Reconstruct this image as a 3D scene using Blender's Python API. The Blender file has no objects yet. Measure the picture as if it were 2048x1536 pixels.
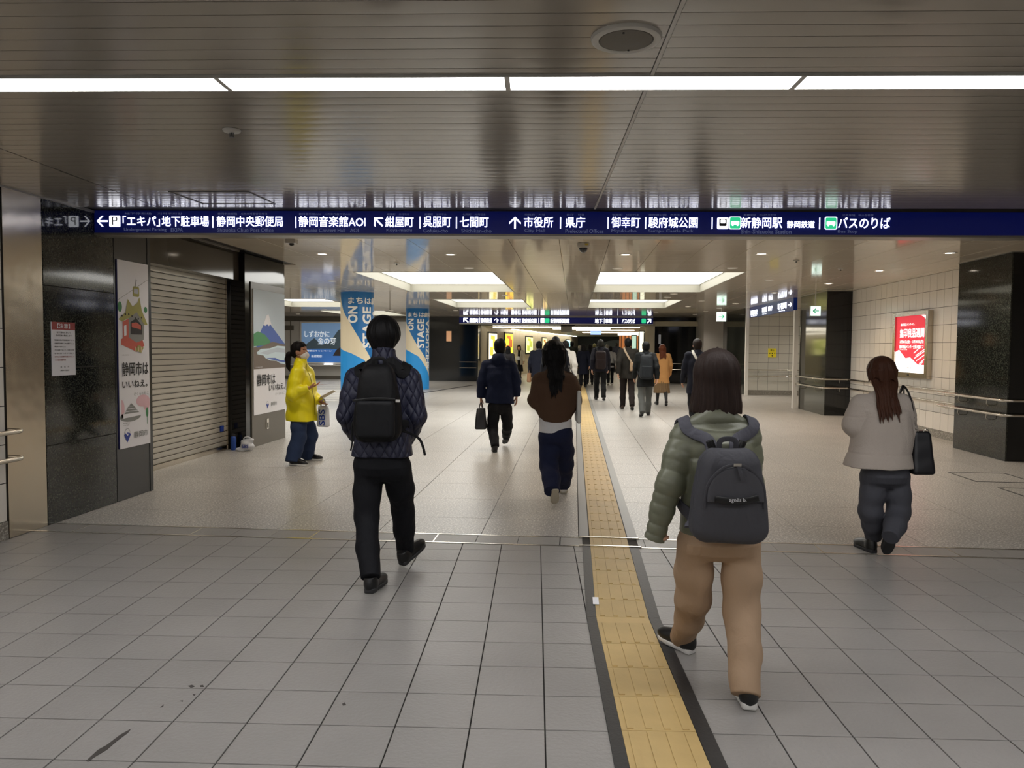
import bpy, bmesh, math, random
import numpy as np
from mathutils import Vector, Matrix
random.seed(7)
SC = bpy.context.scene
COL = SC.collection
rad = math.radians

# ------------------------------------------------------------------ camera
F_PX = 1538.0; CAM_H = 1.5
_yaw, _pitch, _roll = rad(4.61), rad(-2.72), rad(0.43)
FW = Vector((-math.sin(_yaw)*math.cos(_pitch), math.cos(_yaw)*math.cos(_pitch), math.sin(_pitch)))
_R0 = Vector((math.cos(_yaw), math.sin(_yaw), 0)); _U0 = _R0.cross(FW)
RT = _R0*math.cos(_roll)+_U0*math.sin(_roll); UP = -_R0*math.sin(_roll)+_U0*math.cos(_roll)
CP = Vector((0, 0, CAM_H))
cd = bpy.data.cameras.new('camera'); cam = bpy.data.objects.new('camera', cd); COL.objects.link(cam)
cam.matrix_world = Matrix(((RT.x, UP.x, -FW.x, CP.x), (RT.y, UP.y, -FW.y, CP.y), (RT.z, UP.z, -FW.z, CP.z), (0, 0, 0, 1)))
cd.sensor_width = 36; cd.lens = F_PX/2048*36; cd.clip_start = .05; cd.clip_end = 300
SC.camera = cam
# ------------------------------------------------------------------ world, exposure
w = bpy.data.worlds.new('world'); SC.world = w; w.use_nodes = True
w.node_tree.nodes['Background'].inputs[0].default_value = (1, .97, .92, 1)
w.node_tree.nodes['Background'].inputs[1].default_value = .05
SC.view_settings.view_transform = 'Standard'; SC.view_settings.look = 'None'
SC.view_settings.exposure = EXPO = 0.0; SC.view_settings.gamma = 1.0; SC.view_settings.use_curve_mapping = False
SC.cycles.use_denoising = True; SC.cycles.adaptive_threshold = .02
SC.cycles.max_bounces = 8; SC.cycles.diffuse_bounces = 5; SC.cycles.glossy_bounces = 4
SC.cycles.transmission_bounces = 4; SC.cycles.transparent_max_bounces = 6
SC.cycles.sample_clamp_indirect = 4.0; SC.cycles.caustics_reflective = False; SC.cycles.caustics_refractive = False
# emission strengths of the light sources of the place
E_TUBE, E_COFFER, E_DOWN, E_SIGN, E_POSTER = 18.0, 4.3, 12.0, 2.8, 1.5
SPOT_W = 62.0

# ------------------------------------------------------------------ materials
def lin(c):
    return tuple(((v/255)/12.92 if v/255 <= .04045 else ((v/255+.055)/1.055)**2.4) for v in c)
MATS = {}
def mat(name, rgb, rough=.5, metal=0., spec=.5, emit=0., bump=None, mottle=None, vary=0., coat=0., speck=None, aniso=0.):
    """rgb sRGB 0-255 ; bump=(scale, strength, distance) ; mottle=(scale, amount) ; speck=(scale, rgb2, amount)"""
    if name in MATS: return MATS[name]
    m = bpy.data.materials.new(name); m.use_nodes = True; nt = m.node_tree; N = nt.nodes; L = nt.links
    b = N['Principled BSDF']; c = lin(rgb)
    b.inputs['Base Color'].default_value = (*c, 1); b.inputs['Roughness'].default_value = rough
    b.inputs['Metallic'].default_value = metal; b.inputs['Specular IOR Level'].default_value = spec
    b.inputs['Coat Weight'].default_value = coat; b.inputs['Coat Roughness'].default_value = .04
    if aniso: b.inputs['Anisotropic'].default_value = aniso
    if emit:
        b.inputs['Emission Color'].default_value = (*c, 1); b.inputs['Emission Strength'].default_value = emit
    geo = None
    def pos():
        nonlocal geo
        if geo is None: geo = N.new('ShaderNodeNewGeometry')
        return geo.outputs['Position']
    col = None
    def mix(fac, a, bb):
        mx = N.new('ShaderNodeMix'); mx.data_type = 'RGBA'
        for s, v in ((mx.inputs['Factor'], fac), (mx.inputs['A'], a), (mx.inputs['B'], bb)):
            if hasattr(v, 'is_linked'): L.new(v, s)
            elif isinstance(v, (int, float)): s.default_value = v
            else: s.default_value = (*v[:3], 1)
        return mx.outputs['Result']
    if speck:
        s, c2, amt = speck
        nz = N.new('ShaderNodeTexNoise'); nz.inputs['Scale'].default_value = s; nz.inputs['Detail'].default_value = 3; nz.inputs['Roughness'].default_value = .7
        L.new(pos(), nz.inputs['Vector'])
        mr = N.new('ShaderNodeMapRange'); mr.inputs[1].default_value = .48; mr.inputs[2].default_value = .66; mr.inputs[4].default_value = amt
        L.new(nz.outputs['Fac'], mr.inputs[0]); col = mix(mr.outputs[0], c, lin(c2))
    if mottle:
        s, amt = mottle
        nz = N.new('ShaderNodeTexNoise'); nz.inputs['Scale'].default_value = s; nz.inputs['Detail'].default_value = 4
        L.new(pos(), nz.inputs['Vector'])
        mr = N.new('ShaderNodeMapRange'); mr.inputs[1].default_value = .3; mr.inputs[2].default_value = .7
        mr.inputs[3].default_value = 1-amt; mr.inputs[4].default_value = 1+amt
        L.new(nz.outputs['Fac'], mr.inputs[0])
        vm = N.new('ShaderNodeVectorMath'); vm.operation = 'SCALE'
        if col is None: vm.inputs[0].default_value = c
        else: L.new(col, vm.inputs[0])
        L.new(mr.outputs[0], vm.inputs['Scale']); col = vm.outputs[0]
    if vary:
        oi = N.new('ShaderNodeObjectInfo')
        mr = N.new('ShaderNodeMapRange'); mr.inputs[3].default_value = 1-vary; mr.inputs[4].default_value = 1+vary
        L.new(oi.outputs['Random'], mr.inputs[0])
        vm = N.new('ShaderNodeVectorMath'); vm.operation = 'SCALE'
        if col is None: vm.inputs[0].default_value = c
        else: L.new(col, vm.inputs[0])
        L.new(mr.outputs[0], vm.inputs['Scale']); col = vm.outputs[0]
    if col is not None: L.new(col, b.inputs['Base Color'])
    if bump:
        s, st, di = bump
        nz = N.new('ShaderNodeTexNoise'); nz.inputs['Scale'].default_value = s; nz.inputs['Detail'].default_value = 3
        L.new(pos(), nz.inputs['Vector'])
        bp = N.new('ShaderNodeBump'); bp.inputs['Strength'].default_value = st; bp.inputs['Distance'].default_value = di
        L.new(nz.outputs['Fac'], bp.inputs['Height']); L.new(bp.outputs[0], b.inputs['Normal'])
    MATS[name] = m; return m

M_tile = mat('floor tile', (150, 147, 143), .38, bump=(55, .5, .005), mottle=(2.2, .05), vary=.035)
M_tileedge = mat('tile joint', (34, 32, 30), .8)
M_slab = mat('paving slab', (158, 154, 149), .33, bump=(40, .12, .002), speck=(62, (240, 236, 228), 1.), mottle=(1.3, .05), vary=.02)
M_slabjoint = mat('slab joint', (58, 55, 52), .8)
M_black = mat('black rubber strip', (48, 47, 47), .45, bump=(80, .3, .003))
M_greystrip = mat('grey strip', (140, 140, 138), .4)
M_yellow = mat('tactile yellow', (196, 168, 112), .5, bump=(60, .2, .002), mottle=(6, .07), vary=.05)
M_yellow2 = mat('tactile joint', (92, 74, 44), .7)
M_steel = mat('stainless steel', (196, 186, 170), .2, metal=1., bump=(1.6, .1, .1))
M_rail = mat('rail steel', (205, 200, 190), .22, metal=1.)
M_ceil = mat('ceiling slat', (150, 143, 133), .17, spec=.5, bump=(1.1, .1, .03))
M_ceilgap = mat('ceiling gap', (40, 37, 34), .7)
M_ceil2 = mat('ceiling panel', (226, 214, 196), .07, spec=.55, bump=(9, .05, .004), vary=.01)
M_ceil2gap = mat('panel gap', (46, 40, 35), .7)
M_granite = mat('dark granite', (30, 31, 28), .07, spec=.5, speck=(75, (92, 96, 84), .75))
M_granite2 = mat('black granite', (14, 14, 14), .08, speck=(60, (40, 42, 40), .5))
M_darkpanel = mat('dark panel', (58, 59, 60), .16, spec=.5)
M_lintel = mat('bulkhead panel', (62, 57, 50), .1, spec=.6)
M_taupe = mat('taupe panel', (96, 90, 80), .3)
M_white = mat('white paint', (222, 219, 212), .35)
M_walltile = mat('wall tile', (228, 223, 214), .22, bump=(30, .04, .002), vary=.012)
M_wallgrout = mat('wall grout', (56, 53, 50), .9)
M_terrazzo = mat('terrazzo', (120, 116, 108), .45, speck=(60, (205, 200, 190), .9))
M_greywall = mat('grey wall', (188, 184, 178), .45)
M_blind = mat('shutter slat', (190, 185, 174), .28, metal=.4, bump=(4, .05, .01))
M_blue = mat('sign blue', (12, 24, 104), .3, emit=.2)
M_blue2 = mat('sign blue far', (26, 44, 112), .3, emit=.2)
M_glow = mat('sign glow', (245, 247, 255), .4, emit=E_SIGN)
M_dimtext = mat('sign dim text', (120, 130, 170), .4, emit=.3)
M_green = mat('sign green', (40, 178, 122), .4, emit=1.3)
M_frame = mat('aluminium frame', (150, 146, 138), .35, metal=.6)
M_tube = mat('tube diffuser', (252, 251, 252), .4, emit=E_TUBE)
M_coffer = mat('coffer diffuser', (254, 253, 248), .5, emit=E_COFFER)
M_cofferside = mat('coffer side', (150, 147, 134), .6)
M_down = mat('downlight glow', (255, 240, 220), .4, emit=E_DOWN)
M_downoffglow = mat('downlight off glow', (205, 198, 185), .3, emit=.35)  # unlit lens with a faint glow put into its material
M_darkgrey = mat('dark grey plastic', (60, 60, 60), .4)
M_lightgrey = mat('light grey plastic', (190, 188, 182), .4)
M_glass = mat('smoked dome', (10, 10, 12), .04, coat=1.)
M_ink = mat('print black', (34, 32, 34), .6)
M_paper = mat('poster paper', (240, 240, 246), .25)
M_red = mat('notice red', (150, 34, 36), .4)

# ------------------------------------------------------------------ mesh helpers
BASE = {}
def tag(o, label=None, cat=None, group=None, kind=None):
    if label: o['label'] = label
    if cat: o['category'] = cat
    if group: o['group'] = group
    if kind: o['kind'] = kind
    return o
def adopt(o, parent):
    if parent is not None:
        o.parent = parent; o.matrix_parent_inverse = BASE.get(parent.name, Matrix()).inverted()
    return o
def empty(name, loc=(0, 0, 0), **k):
    o = bpy.data.objects.new(name, None); COL.objects.link(o); o.location = loc; o.empty_display_size = .1
    BASE[o.name] = Matrix.Translation(Vector(loc)); tag(o, **k); return o
class MB:
    def __init__(s): s.v = []; s.f = []; s.m = []
    def add(s, vs, fs, mi=0):
        n = len(s.v); s.v += [tuple(v) for v in vs]; s.f += [tuple(i+n for i in f) for f in fs]; s.m += [mi]*len(fs); return s
    def box(s, lo, hi, mi=0, M=None):
        x0, y0, z0 = lo; x1, y1, z1 = hi
        vs = [(x0, y0, z0), (x1, y0, z0), (x1, y1, z0), (x0, y1, z0), (x0, y0, z1), (x1, y0, z1), (x1, y1, z1), (x0, y1, z1)]
        if M is not None: vs = [M@Vector(v) for v in vs]
        return s.add(vs, [(0, 3, 2, 1), (4, 5, 6, 7), (0, 1, 5, 4), (1, 2, 6, 5), (2, 3, 7, 6), (3, 0, 4, 7)], mi)
    def prism(s, poly, z0, z1, mi=0, ch=0., M=None):
        """poly 2D ccw, from z0 to z1; ch = top chamfer"""
        n = len(poly); cx = sum(p[0] for p in poly)/n; cy = sum(p[1] for p in poly)/n
        def ins(p):
            dx, dy = p[0]-cx, p[1]-cy; l = math.hypot(dx, dy) or 1; k = max(0, 1-ch*1.4/l); return (cx+dx*k, cy+dy*k)
        vs = [(p[0], p[1], z0) for p in poly]; fs = [tuple(range(n))[::-1]]
        if ch:
            vs += [(p[0], p[1], z1-ch*.6) for p in poly]+[(*ins(p), z1) for p in poly]
            fs += [(i, (i+1) % n, n+(i+1) % n, n+i) for i in range(n)]+[(n+i, n+(i+1) % n, 2*n+(i+1) % n, 2*n+i) for i in range(n)]+[tuple(range(2*n, 3*n))]
        else:
            vs += [(p[0], p[1], z1) for p in poly]
            fs += [(i, (i+1) % n, n+(i+1) % n, n+i) for i in range(n)]+[tuple(range(n, 2*n))]
        if M is not None: vs = [M@Vector(v) for v in vs]
        return s.add(vs, fs, mi)
    def cyl(s, c, r, z0, z1, n=24, mi=0, r1=None, M=None):
        r1 = r if r1 is None else r1
        vs = [(c[0]+r*math.cos(2*math.pi*i/n), c[1]+r*math.sin(2*math.pi*i/n), z0) for i in range(n)]
        vs += [(c[0]+r1*math.cos(2*math.pi*i/n), c[1]+r1*math.sin(2*math.pi*i/n), z1) for i in range(n)]
        if M is not None: vs = [M@Vector(v) for v in vs]
        return s.add(vs, [(i, (i+1) % n, n+(i+1) % n, n+i) for i in range(n)]+[tuple(range(n))[::-1], tuple(range(n, 2*n))], mi)
    def lathe(s, c, prof, n=24, mi=0, M=None):
        vs = []; fs = []
        for (r, z) in prof: vs += [(c[0]+r*math.cos(2*math.pi*i/n), c[1]+r*math.sin(2*math.pi*i/n), c[2]+z) for i in range(n)]
        for k in range(len(prof)-1): fs += [(k*n+i, k*n+(i+1) % n, (k+1)*n+(i+1) % n, (k+1)*n+i) for i in range(n)]
        fs += [tuple(range(n))[::-1], tuple(range((len(prof)-1)*n, len(prof)*n))]
        if M is not None: vs = [M@Vector(v) for v in vs]
        return s.add(vs, fs, mi)
    def sweep(s, path, prof, up=(0, 0, 1), mi=0, scale=None, ups=None):
        """sweep closed 2D profile (side, up) along the path"""
        P = [Vector(p) for p in path]; n = len(prof); vs = []; fs = []
        for i, p in enumerate(P):
            t = (P[min(i+1, len(P)-1)]-P[max(i-1, 0)]).normalized(); u = Vector(ups[i] if ups else up)
            sd = t.cross(u); sd = sd.normalized() if sd.length > 1e-5 else Vector((1, 0, 0)); u2 = sd.cross(t).normalized()
            k = scale[i] if scale else 1.
            vs += [p+sd*a*k+u2*b*k for a, b in prof]
        for i in range(len(P)-1): fs += [(i*n+j, i*n+(j+1) % n, (i+1)*n+(j+1) % n, (i+1)*n+j) for j in range(n)]
        fs += [tuple(range(n))[::-1], tuple(range((len(P)-1)*n, len(P)*n))]
        return s.add(vs, fs, mi)
    def tube(s, path, r, n=12, mi=0, scale=None):
        return s.sweep(path, [(r*math.cos(2*math.pi*i/n), r*math.sin(2*math.pi*i/n)) for i in range(n)], mi=mi, scale=scale, up=(0.01, 0.02, 1))
    def build(s, name, mats, parent=None, smooth=False, origin=None, fix=True, **k):
        me = bpy.data.meshes.new(name); vs = s.v
        if origin is not None: vs = [(v[0]-origin[0], v[1]-origin[1], v[2]-origin[2]) for v in vs]
        me.from_pydata(vs, [], s.f)
        if not isinstance(mats, (list, tuple)): mats = [mats]
        for m in mats: me.materials.append(m)
        if len(mats) > 1: me.polygons.foreach_set('material_index', s.m)
        if fix:
            bm = bmesh.new(); bm.from_mesh(me); bmesh.ops.recalc_face_normals(bm, faces=bm.faces)
            if smooth:
                for f in bm.faces: f.smooth = True
                for e in bm.edges:
                    if len(e.link_faces) == 2 and e.calc_face_angle(0) > rad(smooth if smooth > 1 else 40): e.smooth = False
            bm.to_mesh(me); bm.free()
        o = bpy.data.objects.new(name, me); COL.objects.link(o)
        if origin is not None: o.location = origin; BASE[o.name] = Matrix.Translation(Vector(origin))
        adopt(o, parent); tag(o, **k); return o
def box(name, lo, hi, m, parent=None, bevel=0, **k):
    o = MB().box(lo, hi).build(name, m, parent, **k)
    if bevel:
        bm = bmesh.new(); bm.from_mesh(o.data); bmesh.ops.bevel(bm, geom=bm.edges[:], offset=bevel, segments=2, affect='EDGES'); bm.to_mesh(o.data); bm.free()
    return o
def copyo(o, parent=None, loc=None):
    c = o.copy(); COL.objects.link(c)
    if parent is not None: c.parent = parent; c.matrix_parent_inverse = BASE.get(parent.name, Matrix()).inverted()
    if loc is not None: c.location = loc
    return c
def rounded(x0, y0, x1, y1, r, n=5):
    p = []
    for cx, cy, a0 in ((x1-r, y0+r, -90), (x1-r, y1-r, 0), (x0+r, y1-r, 90), (x0+r, y0+r, 180)):
        for i in range(n+1): a = rad(a0+90*i/n); p.append((cx+r*math.cos(a), cy+r*math.sin(a)))
    return p
def clip(poly, a, b, c):
    """keep a*x+b*y<=c"""
    out = []; n = len(poly)
    for i in range(n):
        p, q = poly[i], poly[(i+1) % n]; dp = a*p[0]+b*p[1]-c; dq = a*q[0]+b*q[1]-c
        if dp <= 0: out.append(p)
        if (dp < 0 < dq) or (dq < 0 < dp):
            t = dp/(dp-dq); out.append((p[0]+(q[0]-p[0])*t, p[1]+(q[1]-p[1])*t))
    return out
def area(p): return abs(sum(p[i][0]*p[(i+1) % len(p)][1]-p[(i+1) % len(p)][0]*p[i][1] for i in range(len(p))))/2
def cproj(p):
    v = Vector(p)-CP; z = v.dot(FW)
    return (1024+F_PX*v.dot(RT)/z, 768-F_PX*v.dot(UP)/z, z)
def seen(p, mg=60):
    x, y, z = cproj(p); return z > .3 and -mg < x < 2048+mg and -mg < y < 1536+mg
def at(px, py, d):
    """world point at photo pixel and depth d along the view axis (used to measure figures off the photo)"""
    return CP + (FW*F_PX+RT*(px-1024)-UP*(py-768))*(d/F_PX)

# plane frames: (origin, right, up, normal) -> matrix ; text and prints are flat on such a frame
def frame(o, right, up=(0, 0, 1)):
    r = Vector(right).normalized(); u = Vector(up).normalized(); n = r.cross(u)
    return Matrix(((r.x, u.x, n.x, o[0]), (r.y, u.y, n.y, o[1]), (r.z, u.z, n.z, o[2]), (0, 0, 0, 1)))
_tcache = {}
def textdata(body, bold=0.):
    k = body
    if k not in _tcache:
        c = bpy.data.curves.new('text', 'FONT'); c.body = body; c.resolution_u = 3; c.extrude = 0
        o = bpy.data.objects.new('text', c); COL.objects.link(o)
        me = bpy.data.meshes.new_from_object(o)
        vs = [tuple(v.co) for v in me.vertices]; fs = [tuple(p.vertices) for p in me.polygons]
        bpy.data.objects.remove(o); bpy.data.curves.remove(c); bpy.data.meshes.remove(me)
        xs = [v[0] for v in vs]; ys = [v[1] for v in vs]
        _tcache[k] = (vs, fs, min(xs), max(xs), min(ys), max(ys))
    return _tcache[k]
def text(mb, body, x0, x1, y0, y1, M, off=.003, bold=0., mi=0, mirror=False, turn=False):
    """lay the text into the rectangle x0..x1, y0..y1 of frame M"""
    vs, fs, a, b, c, d = textdata(body, bold)
    b_ = bold*.55
    for i, (ex, ey) in enumerate(((0, 0), (b_, b_), (-b_, b_), (b_, -b_), (-b_, -b_)) if bold > .003 else ((0, 0),)):
        out = []
        for v in vs:
            s = (v[0]+ex-a)/max(b-a, 1e-6); t = (v[1]+ey-c)/max(d-c, 1e-6)
            if turn: s, t = 1-t, s
            out.append(M@Vector((x0+(x1-x0)*s, y0+(y1-y0)*t, off+i*.00015)))
        mb.add(out, fs, mi)
    return mb
def flat(mb, pts, M, off=.002, mi=0, th=.0):
    mb.add([M@Vector((p[0], p[1], off)) for p in pts], [tuple(range(len(pts)))], mi); return mb
def ell(cx, cy, a, b, n=20, a0=0, a1=360):
    return [(cx+a*math.cos(rad(a0+(a1-a0)*i/n)), cy+b*math.sin(rad(a0+(a1-a0)*i/n))) for i in range(n if a1-a0 == 360 else n+1)]

# ================================================================== FLOORS
A = rad(2.85); ca, sa = math.cos(A), math.sin(A)
def uv2xy(u, v): return (u*ca-v*sa, u*sa+v*ca)
YS0, YS1 = 5.77, 6.05          # the expansion joint between the two floors
XL, XR = -4.32, 7.5
floor = MB().box((XL-.6, -4.5, -.12), (XR, YS0+.1, -.006)).build('floor', M_tileedge, kind='structure')
P_ = .2965; G_ = .0030
ucols = [.049-P_*k for k in range(16, 0, -1)]+[.049]
cells = [(.049-P_*(k+1), .049-P_*k) for k in range(15)]+[(.049, .299), (.699, .949)]+[(.949+P_*k, .949+P_*(k+1)) for k in range(20)]+[(.299, .699)]
full = None; rest = MB(); ntile = 0
for r in range(-24, 15):
    v0, v1 = 2.957+P_*(r-3), 2.957+P_*(r-2)
    for (u0, u1) in cells:
        if u1-u0 > .35: mid = [(u0, (u0+u1)/2), ((u0+u1)/2, u1)] if v0 > 3.9 else []
        else: mid = [(u0, u1)]
        for (a0, a1) in mid:
            q = [(a0+G_, v0+G_), (a1-G_, v0+G_), (a1-G_, v1-G_), (a0+G_, v1-G_)]
            q = [uv2xy(*p) for p in q]
            q2 = clip(q, 0, 1, YS0-.004); q2 = clip(q2, -1, 0, -XL+.0)
            q2 = clip(q2, 1, 0, XR-.01)
            if len(q2) < 3 or area(q2) < .0001: continue
            c = (sum(p[0] for p in q2)/len(q2), sum(p[1] for p in q2)/len(q2))
            iswhole = len(q2) == 4 and abs(area(q2)-area(q)) < 1e-6 and abs((a1-a0)-P_) < 1e-4
            if c[1] > 1.5 and seen((c[0], c[1], 0), 90) and ntile < 299:
                ntile += 1
                if iswhole and full is not None:
                    o = copyo(full, loc=(c[0], c[1], 0)); o.parent = floor
                else:
                    mb = MB().prism([(p[0]-c[0], p[1]-c[1]) for p in q2], -.012, 0, ch=.0015)
                    o = mb.build('floor_tile', M_tile); o.location = (c[0], c[1], 0); o.parent = floor
                    if iswhole: full = o
            else: rest.prism(q2, -.012, 0)
rest.build('floor_tiles_beyond', M_tile, floor, kind='stuff')

# --- the tactile guide path
tp = empty('tactile_path', (.34, 4.0, 0), label='yellow tactile guide path with raised bars running up the middle of the floor', cat='guide path')
def tactile(M, L, W=.29, name='tactile_tile', t=.006):
    """one tile with four raised bars; local x across, y along"""
    mb = MB().prism([(-W/2, .0015), (W/2, .0015), (W/2, L-.0015), (-W/2, L-.0015)], -.004, t, ch=.0012, M=M)
    for k in range(4):
        x = -W/2+W*(k+.5)/4; a = .013
        mb.prism([(x-a, .012), (x+a, .012), (x+a, L-.012), (x-a, L-.012)], t-.0005, t+.0045, ch=.003, M=M, mi=0)
    return mb.build(name, [M_yellow], tp)
RA = Matrix.Rotation(A, 4, 'Z')
MB().prism([uv2xy(.3485, 4.13), uv2xy(.6385, 4.13), (.4265, 4.246), (.1395, 4.246)], -.004, .0055).build('tactile_tile', M_yellow, tp)
v = 2.957-P_*7
while v < 4.16-P_*.5:
    x, y = uv2xy(.4935, v); tactile(Matrix.Translation((x, y, 0))@RA, P_); v += P_
y = 4.245; xk = .283
while y < 33.6:
    if not (5.70 < y < 6.06) or True:
        tactile(Matrix.Translation((xk, y, 0)), .297)
    y += .297
bk = [uv2xy(.299, .6), uv2xy(.349, .6), uv2xy(.349, 4.22), uv2xy(.299, 4.16)]
def strip(pts, name, m, z=.0065): return MB().prism(pts, -.004, z, ch=.001).build(name, m, tp)
strip([uv2xy(.297, .6), uv2xy(.3465, .6), (.137, 4.245), (.085, 4.23)], 'border_strip', M_black)
strip([uv2xy(.6405, .6), uv2xy(.700, .6), (.49, 4.26), (.43, 4.245)], 'border_strip', M_black)
strip([(.085, 4.23), (.137, 4.245), (.137, YS0), (.078, YS0)], 'border_strip', M_black)
strip([(.43, 4.245), (.49, 4.26), (.50, YS0), (.43, YS0)], 'border_strip', M_black)
for (a, b) in ((.055, .134), (.432, .512)):
    strip([(a, YS1), (b, YS1), (b, 33.9), (a, 33.9)], 'border_strip', M_greystrip, .003)
    strip([(b-.004 if a < .1 else a-.002, YS1), (b+.002 if a < .1 else a+.004, YS1), (b+.002 if a < .1 else a+.004, 33.9), (b-.004 if a < .1 else a-.002, 33.9)], 'edge_line', M_ink, .0045)

# --- far floor
floor2 = MB().box((-17, YS0+.1, -.12), (9.5, 62, -.006)).build('floor', M_slabjoint, kind='structure')
S_ = .84
xl = [-.73-S_*k for k in range(19, -1, -1)]+[.05, .51, 1.03]+[1.03+S_*(k+1) for k in range(9)]
yl = [YS1]+[6.65+S_*k for k in range(38)]
fullS = None; nS = 0; rest = MB()
for j in range(len(yl)-1):
    for i in range(len(xl)-1):
        if abs(xl[i]-.05) < .01: continue
        q = [(xl[i]+.0026, yl[j]+.0026), (xl[i+1]-.0026, yl[j]+.0026), (xl[i+1]-.0026, yl[j+1]-.0026), (xl[i]+.0026, yl[j+1]-.0026)]
        if yl[j] < 11.9 and xl[i] < -4.75: q = clip(q, -1, 0, 5.0)
        if len(q) < 3 or area(q) < .01: continue
        c = (sum(p[0] for p in q)/4, sum(p[1] for p in q)/4)
        whole = abs(area(q)-(S_-.0052)**2) < 1e-5
        if nS < 299 and yl[j] < 24 and seen((c[0], c[1], 0), 80) and not (c[0] < -5.2 and c[1] < 13) and c[0] < 6.6:
            nS += 1
            if whole and fullS is not None: o = copyo(fullS, loc=(c[0], c[1], 0)); o.parent = floor2
            else:
                o = MB().prism([(p[0]-c[0], p[1]-c[1]) for p in q], -.012, 0, ch=.001).build('paving_slab', M_slab); o.location = (c[0], c[1], 0); o.parent = floor2
                if whole: fullS = o
        else: rest.prism(q, -.012, 0)
rest.prism([(-17, yl[-1]), (9.5, yl[-1]), (9.5, 62), (-17, 62)], -.012, 0)
rest.build('paving_slabs_beyond', M_slab, floor2, kind='stuff')

# --- expansion joint
ej = empty('expansion_joint', (0, 5.9, 0), label='band of short tiles between two metal strips crossing the floor', cat='joint cover')
for y0, y1 in ((YS0-.002, YS0+.018), (YS1-.02, YS1)):
    for x0, x1, zt in ((XL, .05, .004), (.05, .52, .0125), (.52, XR-.4, .004)):
        MB().prism([(x0, y0), (x1, y0), (x1, y1), (x0, y1)], -.01, zt, ch=.0015).build('metal_strip', M_rail, ej)
x = XL; k = 0
while x < XR-.5:
    x1 = x+.325
    for (xa, xb) in (((x, x1),) if not (x1 > .05 and x < .52) else tuple(q for q in ((x, min(x1, .08)), (max(x, .50), x1)) if q[1]-q[0] > .01)):
        MB().prism([(xa+.002, YS0+.02), (xb-.002, YS0+.02), (xb-.002, YS1-.022), (xa+.002, YS1-.022)], -.01, .001, ch=.001).build('joint_tile', M_tile, ej)
        if k % 3 == 0 and xb == x1: MB().prism([(x1-.004, YS0+.016), (x1+.006, YS0+.016), (x1+.006, YS1-.018), (x1-.004, YS1-.018)], -.009, .003, ch=.001).build('cross_strip', M_rail, ej)
    x = x1; k += 1
# --- floor access covers on the right
def hatch(pts, label):
    c = (sum(p[0] for p in pts)/4, sum(p[1] for p in pts)/4)
    h = empty('floor_hatch', (c[0], c[1], 0), label=label, cat='floor hatch')
    for i in range(4):
        p, q = Vector((*pts[i], 0)), Vector((*pts[(i+1) % 4], 0)); d = (q-p).normalized(); n = Vector((-d.y, d.x, 0))*.009
        p = p-d*.009; q = q+d*.009
        MB().prism([(p-n)[:2], (q-n)[:2], (q+n)[:2], (p+n)[:2]], -.005, .0035, ch=.0005).build('frame_bar', M_darkgrey, h)
    k = .04; xs = [p[0] for p in pts]; ys = [p[1] for p in pts]
    MB().prism([(min(xs)+.02, min(ys)+.02), (max(xs)-.02, min(ys)+.02), (max(xs)-.02, max(ys)-.02), (min(xs)+.02, max(ys)-.02)], -.005, .002, ch=.0005).build('cover_plate', M_slab, h)
hatch([(4.62, 9.17), (5.28, 9.17), (5.28, 9.83), (4.62, 9.83)], 'square floor access cover with dark outline near the right granite pillar')
hatch([(4.66, 8.12), (5.32, 8.12), (5.32, 8.78), (4.66, 8.78)], 'square floor access cover in front of the other cover, cut by the frame')
# dark slot in the floor and pale slanted stripes laid across the left hall floor
MB().prism([(-5.0, 24.4), (-4.9, 24.3), (-3.9, 30.2), (-4.02, 30.3)], -.005, .004).build('trim_1', M_ink, kind='structure')
gr = empty('floor_stripes', (-8.4, 24, 0), label='pale slanted stripes on the floor of the left hall', cat='grating')
for k in range(9):
    y = 19.9+k*1.02
    MB().prism([(-10.4, y-.25), (-6.5, y+.55), (-6.5, y+.95), (-10.4, y+.15)], -.005, .004, ch=.001).build('strip', M_white, gr)
    MB().prism([(-10.4, y+.15), (-6.5, y+.95), (-6.5, y+1.05), (-10.4, y+.25)], -.005, .003, ch=.001).build('strip_gap', M_taupe, gr)

# ================================================================== CEILINGS
ZC, ZF = 2.69, 2.84
ceil = MB().box((XL-.9, -4.5, ZC+.02), (XR, 6.9, ZC+.36)).build('ceiling', M_ceilgap, kind='structure')
TV0, TV1 = 3.42, 3.605
CROWN = .0006
def slat(u0, u1, v0, v1):
    q = [uv2xy(u0, v0), uv2xy(u1, v0), uv2xy(u1, v1), uv2xy(u0, v1)]
    q = clip(q, -1, 0, -XL+.004); q = clip(q, 1, 0, XR); q = clip(q, 0, 1, 6.9)
    if len(q) < 3: return
    c = (q[0][0], q[0][1]); M = Matrix.Translation((0, 0, 2*ZC+.02))@Matrix.Diagonal((1, 1, -1, 1))
    if len(q) != 4: MB().prism(q, ZC-.0+.005, ZC+.02, ch=.002, M=M).build('ceiling_slat', M_ceil, ceil); return
    a, b, c2, d2 = [Vector((*p, 0)) for p in q]; mb = MB(); n = 5; vs = []
    for i in range(n+1):
        t = i/n; z = ZC+CROWN*(2*t-1)**2
        for p, r in ((a, d2), (b, c2)): w_ = p+(r-p)*t; vs.append((w_.x, w_.y, z))
    mb.add(vs, [(2*i, 2*i+1, 2*i+3, 2*i+2) for i in range(n)]); mb.add([vs[0], vs[1], vs[-1], vs[-2], (a.x, a.y, ZC+.02), (b.x, b.y, ZC+.02), (c2.x, c2.y, ZC+.02), (d2.x, d2.y, ZC+.02)], [(0, 1, 5, 4), (2, 3, 7, 6), (4, 5, 6, 7)])
    mb.build('ceiling_slat', M_ceil, ceil, smooth=30)
v = 2.05; Q = .1075; edges = []
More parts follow.
